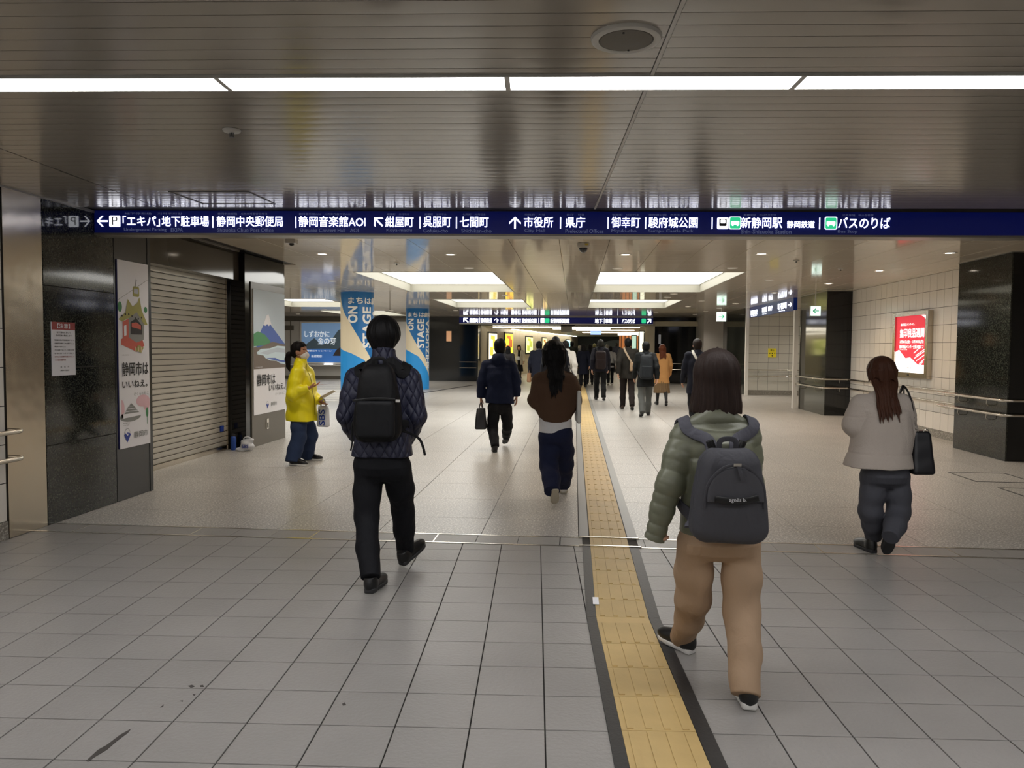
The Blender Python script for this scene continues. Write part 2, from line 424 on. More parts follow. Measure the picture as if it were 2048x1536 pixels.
while v < TV0-.02: edges.append((v, min(v+Q, TV0-.012))); v += Q
v = TV1+.012
while v < 6.60: edges.append((v, min(v+Q, 6.66))); v += Q
for (v0, v1) in edges:
    if v1-v0 < .02: continue
    if v0 > 4.4: slat(-4.7, -3.285, v0+.0025, v1-.0025); slat(-3.275, .483, v0+.0025, v1-.0025)
    else: slat(-4.7, .483, v0+.0025, v1-.0025)
    slat(.505, 8.0, v0+.0025, v1-.0025)
def qd(u0, u1, v0, v1): return [uv2xy(u0, v0), uv2xy(u1, v0), uv2xy(u1, v1), uv2xy(u0, v1)]
MB().prism(qd(.486, .502, 2.05, 6.66), ZC-.004, ZC+.02).build('joint_cover', M_lightgrey, ceil)
q = clip(clip(qd(-6, 9, -5, 2.04), -1, 0, -XL+.004), 1, 0, XR)
MB().prism(q, ZC, ZC+.02).build('plain_panel', M_ceil, ceil)
# access hatch outline in the ceiling
hx = empty('ceiling_hatch', (-2.86, 6.0, ZC), label='thin outlined access panel in the slatted ceiling above the left end of the sign', cat='ceiling hatch')
for a, b in (((-3.15, 5.80), (-2.53, 5.83)), ((-2.53, 5.83), (-2.52, 6.34)), ((-2.52, 6.34), (-3.13, 6.31)), ((-3.13, 6.31), (-3.15, 5.80))):
    p, q = Vector((*a, 0)), Vector((*b, 0)); d = (q-p).normalized(); n = Vector((-d.y, d.x, 0))*.006
    MB().prism([(p-n-d*.006)[:2], (q-n+d*.006)[:2], (q+n+d*.006)[:2], (p+n-d*.006)[:2]], ZC-.004, ZC+.01).build('frame_bar', M_darkgrey, hx)
# tube light row(s)
def tube_light(u0, u1, v0, v1, label):
    c = uv2xy((u0+u1)/2, (v0+v1)/2)
    t = empty('ceiling_light', (c[0], c[1], ZC), label=label, cat='ceiling light', group='linear lights across the slatted ceiling')
    MB().prism(qd(u0+.012, u1-.012, v0+.008, v1-.008), ZC-.006, ZC+.012).build('diffuser', M_tube, t)
    for a, b, c_, d in ((u0, u1, v0, v0+.008), (u0, u1, v1-.008, v1), (u0, u0+.012, v0+.008, v1-.008), (u1-.012, u1, v0+.008, v1-.008)):
        MB().prism(qd(a, b, c_, d), ZC-.008, ZC+.019).build('frame_bar', M_lightgrey, t)
names = ['leftmost linear tube light, cut by the left edge', 'linear tube light left of the middle, above the ceiling sprinkler', 'linear tube light right of the middle, behind the round speaker', 'rightmost linear tube light, cut by the right edge']
us = [-.138-1.29*2, -.138-1.29, -.138, -.138+1.29, -.138+2.58]
tube_light(-2.718-1.4, -1.43, TV0, TV1, names[0]); tube_light(-1.43, -.138, TV0, TV1, names[1]); tube_light(-.138, 1.152, TV0, TV1, names[2]); tube_light(1.152, 3.9, TV0, TV1, names[3])
for vv, lab in ((.5, 'linear ceiling light overhead behind the viewpoint'), (-2.4, 'second linear ceiling light behind the viewpoint')):
    tube_light(-4.0, 6.0, vv, vv+.185, lab)
# round speaker
sp = uv2xy(.335, 3.02)
s_ = empty('ceiling_speaker', (sp[0], sp[1], ZC), label='round grey mesh loudspeaker with pale rim in the slatted ceiling', cat='speaker')
MB().lathe((sp[0], sp[1], ZC), [(.105, .004), (.105, -.012), (.118, -.016), (.132, -.012), (.136, 0), (.136, .006)], 40).build('rim', M_lightgrey, s_, smooth=True)
MB().lathe((sp[0], sp[1], ZC), [(.107, .0), (.1, -.013), (.05, -.018), (.002, -.019)], 40).build('mesh_cover', mat('speaker mesh', (112, 107, 98), .6, bump=(600, .5, .002)), s_, smooth=True)
for a in (80, 260): MB().cyl((sp[0]+.085*math.cos(rad(a)), sp[1]+.085*math.sin(rad(a))), .004, ZC-.02, ZC-.01, 8).build('screw', M_darkgrey, s_)
def sprinkler(x, y, z, label, s=1.):
    e = empty('sprinkler', (x, y, z), label=label, cat='sprinkler', group='fire sprinklers in the ceilings')
    MB().lathe((x, y, z), [(.02, .002), (.05*s, -.002), (.045*s, -.012), (.02*s, -.016)], 20).build('escutcheon', M_lightgrey, e, smooth=True)
    MB().cyl((x, y), .006*s, z-.035*s, z-.01, 8).cyl((x, y), .013*s, z-.042*s, z-.035*s, 12).build('head', M_darkgrey, e)
    MB().box((x-.012*s, y-.002, z-.04*s), (x-.009*s, y+.002, z-.012)).box((x+.009*s, y-.002, z-.04*s), (x+.012*s, y+.002, z-.012)).build('frame_arm', M_darkgrey, e)
sprinkler(-1.90, 4.17, ZC, 'fire sprinkler hanging from the slatted ceiling left of the middle')
sprinkler(-2.85, 13.1-.9, ZF, 'small fire sprinkler under the far ceiling before the left bright recess', .9)
sprinkler(3.3, 11.9, ZF, 'small fire sprinkler under the far ceiling before the right bright recess', .9)
sprinkler(4.36, 13.14, ZF, 'small fire sprinkler under the far ceiling by the right wall', .9)
# --- far ceiling, .63 x .60 panels, with bright recesses
CX = [-.204+.63*k for k in range(-27, 16)]
CY = [6.9]+[7.1+.6*k for k in range(1, 46)]
coffers = [(-6, -2, 13.7, 18.5), (1, 5, 13.7, 18.5), (-6, -2, 21.5, 25.7), (1, 5, 21.5, 25.7), (-15, -11, 21.5, 25.7), (-15, -11, 13.7, 18.5), (-15, -11, 28.5, 32.7)]  # last two are assumed panels, added to brighten the left hall
cof = [(-.204+.63*a, -.204+.63*b, c, d) for a, b, c, d in coffers]
ceil2 = MB().box((-17, 6.9, 3.10), (9.6, 34.3, 3.22)).build('ceiling', M_ceil2gap, kind='structure')
fc = None; nC = 0; rest = MB()
ZM = Matrix.Diagonal((1, 1, -1, 1))
for j in range(len(CY)-1):
    for i in range(len(CX)-1):
        x0, x1, y0, y1 = CX[i], CX[i+1], CY[j], CY[j+1]; cx, cy = (x0+x1)/2, (y0+y1)/2
        if any(a < cx < b and c < cy < d for a, b, c, d in cof): continue
        if cy < 12.3 and cx < -4.8: continue
        if cx < -4.8 and cx-.32 < -4.8 < cx+.32: pass
        q = [(x0+.003, y0+.0012), (x1-.003, y0+.0012), (x1-.003, y1-.0012), (x0+.003, y1-.0012)]
        if cy < 12.3: q = clip(q, -1, 0, 4.8)
        c = (cx, cy)
        if nC < 299 and cy < 20.5 and seen((cx, cy, ZF), 40) and cproj((cx, cy, ZF))[1] > 466 and cx < 6.5:
            nC += 1
            whole = area(q) > .376*.99 and abs(y1-y0-.6) < 1e-4
            if whole and fc is not None: o = copyo(fc, loc=(cx, cy, ZF)); o.parent = ceil2
            else:
                o = MB().prism([(p[0]-cx, p[1]-cy) for p in q], -.02, 0, ch=.0015, M=ZM).build('ceiling_panel', M_ceil2); o.location = (cx, cy, ZF); o.parent = ceil2
                if whole: fc = o
        else: rest.prism(q, ZF, ZF+.02)
rest.build('ceiling_panels_beyond', M_ceil2, ceil2, kind='stuff')
MB().box((-17, 6.9, ZF+.021), (9.5, 13.6, ZF+.03)).box((-17, 18.6, ZF+.021), (9.5, 21.4, ZF+.03)).box((-7, 25.8, ZF+.021), (9.5, 34.3, ZF+.03)).build('dark_backing', M_ceil2gap, ceil2)
clab = ['bright recessed light panel left of centre, nearest row', 'bright recessed light panel right of centre, nearest row', 'bright recessed light panel left of centre, in the second row', 'bright recessed light panel right of centre, in the second row', 'bright recessed light panel over the left hall, beside the blue pillars', 'added bright light panel over the left hall, hidden behind the posters', 'added bright light panel deepest over the left hall']
for (a, b, c, d), lab in zip(cof, clab):
    t = empty('ceiling_light_panel', ((a+b)/2, (c+d)/2, ZF), label=lab, cat='light panel', group='bright recessed light panels')
    MB().box((a+.004, c+.004, 3.03), (b-.004, d-.004, 3.05)).build('diffuser', M_coffer, t)
    for lo, hi in (((a-.01, c-.01, ZF-.006), (a+.012, d+.01, 3.09)), ((b-.012, c-.01, ZF-.006), (b+.01, d+.01, 3.09)), ((a+.012, c-.01, ZF-.006), (b-.012, c+.012, 3.09)), ((a+.012, d-.012, ZF-.006), (b-.012, d+.01, 3.09))):
        MB().box(lo, hi).build('side_panel', M_cofferside, t)
    for lo, hi in (((a+.012, c+.012, 3.015), (a+.03, d-.012, 3.03)), ((b-.03, c+.012, 3.015), (b-.012, d-.012, 3.03)), ((a+.03, d-.03, 3.015), (b-.03, d-.012, 3.03))):
        MB().box(lo, hi).build('retaining_bead', M_white, t)
# downlights
dl = [(-3.67, 11.0, 1), (-1.8, 11.1, 1), (.71, 11.15, 1), (2.6, 11.1, 1), (5.11, 11.05, 1), (5.10, 13.47, 1), (5.11, 16.09, 1),
      (4.7, 18.7, 1), (4.71, 23.15, 1), (4.7, 25.7, 1), (4.67, 28.1, 1), (4.68, 30.6, 1), (3.58, 24.86, 1), (2.42, 19.2, 0), (2.42, 20.5, 0), (3.54, 22.0, 0), (3.75, 15.3, 0), (1.92, 27.6, 1), (2.97, 28.66, 1),
      (-1.8, 13.02, 0), (.71, 13.1, 0), (2.59, 13.05, 0), (-9.17, 27.7, 1), (-11.6, 31.6, 1), (-6.8, 28.2, 1), (-7.0, 30.3, 1), (-4.36, 28.07, 1), (-1.8, 19.8, 0), (-5.0, 15.6, 0), (5.11, 8.5, 1), (2.6, 8.4, 1), (.71, 8.4, 1), (-1.8, 8.4, 1), (-3.67, 8.4, 1), (7.6, 22.0, 1), (7.6, 24.4, 1)]  # last pair is added in the side passage to brighten its tiles
def ordn(i): return ['first', 'second', 'third', 'fourth', 'fifth', 'sixth', 'seventh'][i]
rows = {}
for i, (x, y, on) in enumerate(dl):
    side = 'over the left hall' if x < -6.5 else 'left of centre' if x < 0 else 'right of centre' if x < 4.2 else 'along the right pillars'
    rw = 'just beyond the big sign' if y < 10 else 'before the bright panels' if y < 14 else 'beside the nearer bright panels' if y < 21 else 'beside the farther bright panels' if y < 26.5 else 'near the far blue sign'
    key = (side, rw, on); rows.setdefault(key, 0); n = rows[key]; rows[key] += 1
    lab = ('lit ' if on else 'unlit ')+'round downlight '+side+', '+rw+(', %s of them' % ordn(n))
    e = empty('downlight', (x, y, ZF), label=lab, cat='downlight', group='round recessed downlights in the far ceiling')
    MB().lathe((x, y, ZF), [(.062, .004), (.062, -.004), (.075, -.010), (.088, -.006), (.09, .002)], 24).build('trim_ring', M_white, e, smooth=True)
    MB().lathe((x, y, ZF), [(.062, -.003), (.03, -.004), (.001, -.004)], 24).build('lens', M_down if on else M_downoffglow, e)
    if on and (i < 13 or y < 10 or x > 7):
        ld = bpy.data.lights.new('downlight_lamp', 'SPOT'); ld.energy = SPOT_W; ld.spot_size = rad(135); ld.spot_blend = .9; ld.shadow_soft_size = .06
        ld.color = (1, .90, .78) if not (12 < y < 23) else (1, .74, .5)
        lo = bpy.data.objects.new('lamp', ld); COL.objects.link(lo); lo.location = (x, y, ZF-.03); adopt(lo, e)
# dome camera, sensor
e = empty('security_camera', (.1, 9.95, ZF), label='dome security camera with smoked lens under the ceiling behind the sign', cat='camera')
MB().lathe((.1, 9.95, ZF), [(.07, .004), (.078, -.004), (.078, -.04), (.066, -.06), (.06, -.062)], 32).build('housing', M_lightgrey, e, smooth=True)
MB().lathe((.1, 9.95, ZF), [(.058, -.058), (.054, -.085), (.04, -.108), (.02, -.122), (.001, -.126)], 32).build('dome', M_glass, e, smooth=True)
MB().box((.12, 9.87, ZF-.035), (.16, 9.882, ZF-.015)).build('sticker', mat('sticker yellow', (190, 175, 60), .5), e)
e = empty('motion_sensor', (-3.57, 9.52, ZF), label='small grey box sensor under the ceiling at the left end of the sign', cat='sensor')
MB().box((-3.63, 9.46, ZF-.05), (-3.51, 9.58, ZF+.002)).build('housing', M_lightgrey, e); MB().lathe((-3.57, 9.52, ZF-.05), [(.03, .002), (.028, -.02), (.012, -.032), (.001, -.034)], 16).build('lens', M_darkgrey, e)
for (x, y) in ((-6.1, 21.2),):
    e = empty('security_camera', (x, y, ZF), label='small dark dome camera on the ceiling between the two blue pillars', cat='camera')
    MB().lathe((x, y, ZF), [(.07, .004), (.078, -.004), (.078, -.05), (.06, -.062)], 24).build('housing', M_white, e, smooth=True)
    MB().lathe((x, y, ZF), [(.07, -.058), (.06, -.1), (.03, -.125), (.001, -.13)], 24).build('dome', M_glass, e, smooth=True)

# ================================================================== WALLS LEFT
def pieces(name, M, rects, th, m, parent, sink=.0):
    for (a, b, c, d) in rects:
        MB().prism([(a+.0036, c+.0036), (b-.0036, c+.0036), (b-.0036, d-.0036), (a+.0036, d-.0036)], 0, th, ch=.001, M=M).build(name, m, parent)
FL = lambda y0: frame((XL, y0, 0), (0, -1, 0))         # left wall face seen from the room: right = -Y? (see use)
# wall body
wl = MB().box((-4.75, -4.5, 0), (-4.325, 7.555, 2.90)).build('wall_left', M_ceilgap, kind='structure')
# faces: frame with origin on the wall plane, x along +Y, z up, normal +X
def fr(xp, y0, z0=0.): return frame((xp, y0, z0), (0, 1, 0))
ML = fr(-4.325, 0); 
pieces('steel_panel', ML, [(5.52, 5.955, 0, 2.70)], .012, M_steel, wl)
pieces('granite_panel', ML, [(5.962, 6.93, 0, .66), (5.962, 6.93, .66, 1.3), (5.962, 6.93, 1.3, 1.98), (5.962, 6.93, 1.98, 2.84)], .008, M_granite, wl)
pieces('granite_panel', ML, [(6.935, 7.12, 1.90, 2.84)], .006, M_granite, wl)
pieces('dark_panel', ML, [(6.935, 7.50, 0, 2.84)], .007, M_darkpanel, wl)
MB().box((-4.325, 7.50, 0), (-4.312, 7.555, 2.84)).build('corner_trim', M_darkpanel, wl)
# white tiled bit with skirting, left edge of the photo
tl = []
for r in range(9):
    for k in range(6): tl.append((5.51-.3*(k+1), 5.51-.3*k, .14+.295*r, min(.14+.295*(r+1), 2.69)))
pieces('wall_tile', fr(-4.345+.02, 0), tl, .006, M_walltile, wl)
MB().box((-4.33, -4.4, 0), (-4.31, 5.51, .14)).build('baseboard_left', M_terrazzo, kind='structure')
MB().box((-4.33, -4.4, .14), (-4.319, 3.7, 2.69)).build('wall_facing', M_walltile, wl)
# handrails left
hr = empty('handrail', (-4.25, 5.3, .7), label='pair of steel handrails ending at the steel panel at the left edge', cat='handrail')
for z in (.83, .62): MB().tube([(-4.235, 1.0, z), (-4.235, 5.48, z), (-4.238, 5.56, z), (-4.26, 5.60, z), (-4.33, 5.60, z)], .018, 14).build('rail', M_rail, hr, smooth=True)
for y in (2.2, 4.0, 5.2):
    for z in (.83, .62): MB().tube([(-4.33, y, z-.07), (-4.25, y, z-.07), (-4.235, y, z-.05), (-4.235, y, z-.01)], .007, 8).build('bracket', M_rail, hr, smooth=True)
# ceiling edge trim over the wall
MB().box((-4.33, 4.2, ZC-.012), (-4.305, 6.9, ZC+.01)).build('trim_2', M_frame, kind='structure')

# shutter recess
wr = MB().box((-5.4, 7.555, 0), (-5.0, 10.72, 2.9)).build('wall_recess', M_granite2, kind='structure')
MB().box((-5.0, 7.556, 0), (-4.6, 7.60, 2.42)).build('side_panel', M_granite2, wr)
sh = empty('roller_shutter', (-4.95, 9.1, 0), label='closed ribbed metal roller shutter between the two tall posters', cat='roller shutter')
nz = 34; dz = 2.38/nz
for k in range(nz):
    z0 = .06+k*dz; M = frame((-4.985, 7.64, 0), (0, 1, 0))
    MB().add([M@Vector(p) for p in ((0, z0+.003, -.004), (3.02, z0+.003, -.004), (3.02, z0+.014, .004), (0, z0+.014, .004), (3.02, z0+dz-.012, .006), (0, z0+dz-.012, .006), (3.02, z0+dz-.004, -.004), (0, z0+dz-.004, -.004))],
             [(0, 1, 2, 3), (3, 2, 4, 5), (5, 4, 6, 7), (7, 6, 1, 0), (0, 3, 5, 7), (1, 6, 4, 2)]).build('shutter_slat', M_blind, sh)
MB().box((-4.992, 7.64, 0.0), (-4.966, 10.66, .06)).build('bottom_bar', M_steel, sh)
MB().box((-5.0, 10.66, 0), (-4.955, 10.72, 2.43)).build('guide_rail', M_steel, sh); MB().box((-5.0, 7.60, 0), (-4.955, 7.64, 2.43)).build('guide_rail', M_steel, sh)
MB().box((-4.976, 10.45, .28), (-4.966, 10.55, .36)).build('blue_sticker', mat('sticker blue', (30, 60, 150), .4), sh)
for k in range(4): MB().box((-4.995, 7.5, .0), (-4.994, 7.51, .001))
# bulkhead above the shutter
MB().box((-5.0, 7.556, 2.43), (-4.80, 12.46, 2.86)).build('bulkhead_panel', M_lintel, wr)
MB().box((-4.80, 7.556, 2.835), (-4.785, 12.46, 2.86)).build('edge_trim', M_frame, wr)
# pier with the second poster
pr = MB().box((-5.4, 10.725, 0), (-4.715, 12.20, 2.86)).build('wall_pier', M_granite2, kind='structure')
MB().box((-4.715, 10.90, 0), (-4.70, 12.195, 2.43)).build('side_panel', M_taupe, pr)
MB().box((-4.7, 11.95, .12), (-4.699, 12.02, .15))
MB().box((-4.70, 11.42, .22), (-4.69, 11.50, .38)).build('key_plate', M_rail, pr); MB().box((-4.69, 11.445, .24), (-4.686, 11.475, .32)).build('key_slot', M_ink, pr)
MB().box((-16.5, 12.2, 0), (-5.4, 12.5, 2.86)).build('wall_hall_front', M_greywall, kind='structure')
# ---------------- posters on the left
INKS = [M_paper, M_ink, mat('print green', (70, 140, 90), .6), mat('print roof', (168, 164, 92), .6), mat('print red', (204, 96, 80), .6), mat('print grey', (140, 142, 140), .6),
        mat('print pink', (226, 186, 194), .6), mat('print blue', (70, 100, 180), .6), mat('print light blue', (188, 202, 214), .6), mat('print brown', (112, 100, 90), .6), mat('print emblem blue', (30, 60, 160), .5), mat('print foam', (205, 225, 235), .6), mat('print skin', (225, 195, 165), .6), mat('print pale', (196, 202, 210), .6)]
GRNIDX = 2
# poster A: y 6.975..7.52, z .50..2.30
pa = MB().box((-4.318, 6.975, .50), (-4.308, 7.50, 2.305)).build('poster', M_paper, origin=(-4.313, 7.24, .5), label='tall narrow white city poster with a shrine and castle picture, beside the shutter', cat='poster', group='tall city posters')
M = fr(-4.308, 6.975, .50); W, H = .525, 1.805
pb = MB()
# gondola
flat(pb, [(.0, 1.42), (.0, 1.424), (W, 1.66), (W, 1.656)], M, .001, 5); flat(pb, rounded(.25, 1.47, .36, 1.57, .02), M, .002, 3); flat(pb, rounded(.265, 1.50, .345, 1.55, .01), M, .003, 13); flat(pb, [(.29, 1.57), (.30, 1.57), (.32, 1.64), (.31, 1.64)], M, .002, 5)
# shrine
flat(pb, [(.04, 1.0), (.30, .93), (.44, .99), (.40, 1.06), (.2, 1.10), (.04, 1.05)], M, .001, 4)
flat(pb, [(.07, 1.05), (.07, 1.22), (.17, 1.25), (.17, 1.07)], M, .002, 4); flat(pb, [(.09, 1.08), (.09, 1.18), (.13, 1.19), (.13, 1.09)], M, .003, 0)
flat(pb, [(.17, 1.07), (.17, 1.27), (.31, 1.33), (.44, 1.22), (.43, 1.05), (.3, 1.02)], M, .0015, 5)
flat(pb, [(.2, 1.10), (.2, 1.22), (.3, 1.26), (.4, 1.19), (.4, 1.1)], M, .0025, 1); flat(pb, [(.22, 1.17), (.38, 1.15), (.38, 1.19), (.3, 1.22), (.22, 1.21)], M, .003, 4)
flat(pb, [(.0, 1.24), (.12, 1.31), (.16, 1.44), (.24, 1.37), (.32, 1.41), (.36, 1.47), (.40, 1.34), (.50, 1.20), (.44, 1.20), (.31, 1.32), (.18, 1.26), (.06, 1.22)], M, .003, 3)
for k in range(7): flat(pb, ell(.06+.055*k, 1.275+.02*math.sin(k), .012, .01, 8), M, .004, 1)
flat(pb, ell(.03, 1.36, .035, .05), M, .001, 2); flat(pb, ell(.47, 1.35, .03, .03), M, .001, 2); flat(pb, [(.28, .94), (.38, .92), (.42, .97), (.32, 1.0)], M, .004, 3)
for k in range(3): flat(pb, [(.27+.05*k, .93), (.285+.05*k, .93), (.285+.05*k, .98), (.27+.05*k, .98)], M, .005, 12)
for (t, x0, x1, z0, z1, bo, mi) in (('静岡市は', .05, .50, .70, .83, .02, 1), ('いいねえ。', .05, .48, .58, .65, .02, 1), ('さくらももこ', .24, .50, .50, .53, .0, 5), ('久能山東照宮', .05, .16, .895, .905, 0, 5), ('駿府城公園', .05, .16, .235, .245, 0, 1), ('Sunpu Castle', .05, .15, .215, .225, 0, 1), ('静岡市', .23, .48, .085, .145, .012, 5)):
    text(pb, t, x0, x1, z0-.0, z1, M, .003, bo, mi)
flat(pb, ell(.03, .38, .05, .09, 16, -90, 90), M, .001, 6); flat(pb, ell(.40, .44, .12, .06), M, .001, 6); flat(pb, ell(.46, .40, .06, .06), M, .0012, 6)
flat(pb, ell(.18, .30, .18, .05), M, .001, 5); flat(pb, [(.06, .34), (.34, .36), (.44, .33), (.40, .30), (.06, .29)], M, .0015, 0)
for (x0, x1, z) in ((.07, .33, .33), (.09, .30, .355), (.11, .27, .38)): flat(pb, [(x0, z), (x1, z), (x1-.03, z+.018), (x0+.03, z+.018)], M, .002, 5)
flat(pb, [(.15, .40), (.24, .40), (.19, .43)], M, .002, 5); flat(pb, ell(.47, .32, .022, .05), M, .002, 2); flat(pb, [(.467, .2), (.473, .2), (.473, .3), (.467, .3)], M, .0015, 2)
# emblem
def emblem(pb, cx, cz, s, M):
    flat(pb, ell(cx, cz+.3*s, .62*s, .62*s, 20, 0, 180)+ell(cx, cz+.3*s, .55*s, .55*s, 20, 180, 0)[:0], M, .002, 5); flat(pb, ell(cx, cz+.3*s, .56*s, .56*s, 20), M, .0022, 0)
    flat(pb, [(cx-.75*s, cz+.1*s), (cx, cz-.9*s), (cx+.75*s, cz+.1*s), (cx+.45*s, cz+.35*s), (cx, cz-.15*s), (cx-.45*s, cz+.35*s)], M, .003, 10); flat(pb, ell(cx+.05*s, cz+.1*s, .3*s, .3*s, 14), M, .004, 10); flat(pb, ell(cx, cz+.12*s, .14*s, .14*s, 10), M, .005, 0)
emblem(pb, .12, .12, .075, M)
pb.build('printed_picture', INKS, pa, fix=False)
MB().box((-4.318, 6.965, .50), (-4.309, 6.975, 2.305)).build('edge_strip', mat('edge navy', (30, 30, 90), .5), pa)
# poster B: y 10.95..12.17, z .47..2.33
pp = MB().box((-4.70, 10.95, .47), (-4.69, 12.17, 2.33)).build('poster', M_paper, origin=(-4.695, 11.56, .47), label='wide white city poster with a snow-capped mountain and sea picture', cat='poster', group='tall city posters')
M = fr(-4.69, 10.95, .47); W, H = 1.22, 1.86; pb = MB()
flat(pb, [(0, .68), (W, .68), (W, H), (0, H)], M, .001, 8); flat(pb, [(0, .68), (W, .68), (W, .98), (.6, 1.08), (0, 1.0)], M, .0015, 9)
flat(pb, [(.1, 1.10), (.38, 1.36), (.52, 1.50), (.62, 1.36), (1.22, 1.06), (1.22, .98), (.1, 1.0)], M, .002, 7)
flat(pb, [(.36, 1.34), (.48, 1.49), (.56, 1.51), (.68, 1.34), (.62, 1.36), (.57, 1.33), (.50, 1.36), (.44, 1.33)], M, .003, 0)
flat(pb, [(0, 1.02), (0, 1.20), (.15, 1.24), (.4, 1.20), (.62, 1.10), (.6, 1.05), (.3, 1.03)], M, .004, 2)
flat(pb, [(.0, .98), (.35, 1.03), (.7, 1.09), (1.22, 1.05), (1.22, .99), (.5, .97)], M, .0042, 9)
flat(pb, [(.10, .93), (.25, .98), (.60, .99), (.9, 1.03), (W, 1.02), (W, .73), (1.0, .75), (.85, .79), (.6, .80), (.42, .84), (.35, .88), (.12, .90)], M, .005, 11)
flat(pb, [(.2, .92), (.5, .96), (.9, 1.0), (W, .98), (W, .92), (.8, .93), (.5, .89)], M, .006, 8); flat(pb, [(.45, .84), (.8, .84), (1.0, .80), (W, .79), (W, .76), (1.0, .775), (.8, .80)], M, .006, 7)
for (t, x0, x1, z0, z1, bo, mi) in (('静岡市は', .10, .80, .43, .60, .02, 1), ('いいねえ。', .55, 1.20, .33, .43, .02, 1), ('さくらももこ', .80, 1.19, .25, .29, 0, 5), ('静岡市', .62, .86, .095, .155, .01, 5), ('三保松原', .05, .3, .70, .715, 0, 0)):
    text(pb, t, x0, x1, z0, z1, M, .006, bo, mi)
emblem(pb, .50, .12, .065, M)
pb.build('printed_picture', INKS, pp, fix=False)
# notice
nt_ = MB().box((-4.317, 6.045, 1.235), (-4.311, 6.345, 1.685)).build('notice_board', M_paper, origin=(-4.314, 6.195, 1.235), label='small white notice with red heading on the dark granite wall', cat='notice')
M = fr(-4.311, 6.045, 1.235); pb = MB()
flat(pb, [(0, .385), (.3, .385), (.3, .45), (0, .45)], M, .001, 2); text(pb, '【注意】', .07, .23, .397, .437, M, .002, .02, 0)
text(pb, '地下道内において', .06, .24, .355, .37, M, .002, .015, 1); text(pb, '次の行為を禁止します', .05, .25, .33, .345, M, .002, .015, 1)
for k, t in enumerate(['・物品販売及び宣伝活動をすること', '・自転車等を乗り入れ放置すること', '・寝泊まりをすること', '・たき火をすること、火気を使用', '・ボールやスケートボードをすること', '・許可なく広告物等を掲示すること', '・その他の迷惑行為']):
    text(pb, t, .02, .28 if k not in (2, 6) else .17, .292-.028*k, .305-.028*k, M, .002, .01, 1 if k < 5 else 2)
text(pb, '静　岡　市', .10, .21, .065, .078, M, .002, 0, 1); text(pb, '静岡中央警察署', .10, .21, .035, .048, M, .002, 0, 1)
pb.build('printed_text', [M_paper, M_ink, M_red], nt_, fix=False, kind='stuff')

# ================================================================== HALL BACK AND BLUE COLUMNS
YB = 34.2
def blue_column(x, y, r, label, ds=0.):
    e = empty('round_column', (x, y, 0), label=label, cat='column', group='round columns wrapped in blue banners')
    MB().cyl((x, y), r, 0, ZF, 64).build('shaft', mat('banner blue', (34, 112, 178), .35), e, smooth=True)
    # wrap: s = metres along the surface from the left silhouette as seen; angle increases anticlockwise seen from above
    vd = math.atan2(-y, -x)      # direction towards the viewer
    def wrap(vs, off):
        out = []
        for (s, z) in vs:
            a = vd - (math.pi/2) + (s+ds)/r
            out.append((x+(r+off)*math.cos(a), y+(r+off)*math.sin(a), z))
        return out
    def put(polys, name, m, off):
        bm = bmesh.new()
        for p in polys:
            try: bm.faces.new([bm.verts.new((a, b, 0)) for a, b in p])
            except ValueError: pass
        for k in range(0, 56): 
            bmesh.ops.bisect_plane(bm, geom=bm.verts[:]+bm.edges[:]+bm.faces[:], plane_co=(k*.05-.6, 0, 0), plane_no=(1, 0, 0))
        me = bpy.data.meshes.new(name); me.from_pydata(wrap([(v.co.x, v.co.y) for v in bm.verts], off), [], [[v.index for v in f.verts] for f in (bm.verts.index_update() or bm.faces)]); bm.free()
        me.materials.append(m); o = bpy.data.objects.new(name, me); COL.objects.link(o); adopt(o, e)
    cream = [(-.1, 2.84), (0, 2.62), (.12, 2.36), (.33, 2.06), (.673, 1.485), (.98, 1.04), (1.16, .65), (1.2, .45), (1.1, .58), (.9, .86), (.673, 1.166), (.35, 1.33), (0, 1.43), (-.5, 1.65), (-.5, 2.84)]
    put([cream], 'cream_shape', mat('banner cream', (228, 214, 184), .4), .002)
    band = [(-.5, 1.65), (0, 1.43), (.35, 1.33), (.673, 1.166), (.9, .86), (1.1, .58), (1.25, .3), (1.4, 0.), (-.5, 0.)]
    put([band], 'bright_blue_shape', mat('banner bright blue', (46, 150, 224), .35), .003)
    mw = mat('banner white', (240, 238, 232), .4)
    def txt(t, s0, s1, z0, z1, turn, bold):
        vs, fs, a, b, c, d = textdata(t, bold)
        for k_, (ex, ey) in enumerate(((0, 0), (bold, bold), (-bold, -bold), (bold, -bold), (-bold, bold))):
            pts = []
            for v in vs:
                p, q = (v[0]+ex-a)/(b-a), (v[1]+ey-c)/(d-c)
                if turn: p, q = 1-q, p
                pts.append((s0+(s1-s0)*p, z0+(z1-z0)*q))
            put([[pts[i] for i in f] for f in fs], 'lettering', mw, .006+.0002*k_)
    txt('まちは劇場', .28, 1.3, 2.54, 2.70, False, .02)
    txt('ON', .28, .50, 2.08, 2.47, True, .03); txt('STAGE', .64, .87, 1.47, 2.46, True, .03); txt('SHIZUOKA', .96, 1.16, .75, 2.43, True, .03)
blue_column(-5.42, 18.92, .41, 'thick round blue column with ON STAGE lettering, the nearer one', .14)
blue_column(-5.54, 26.94, .41, 'farther round blue column with ON STAGE SHIZUOKA lettering')

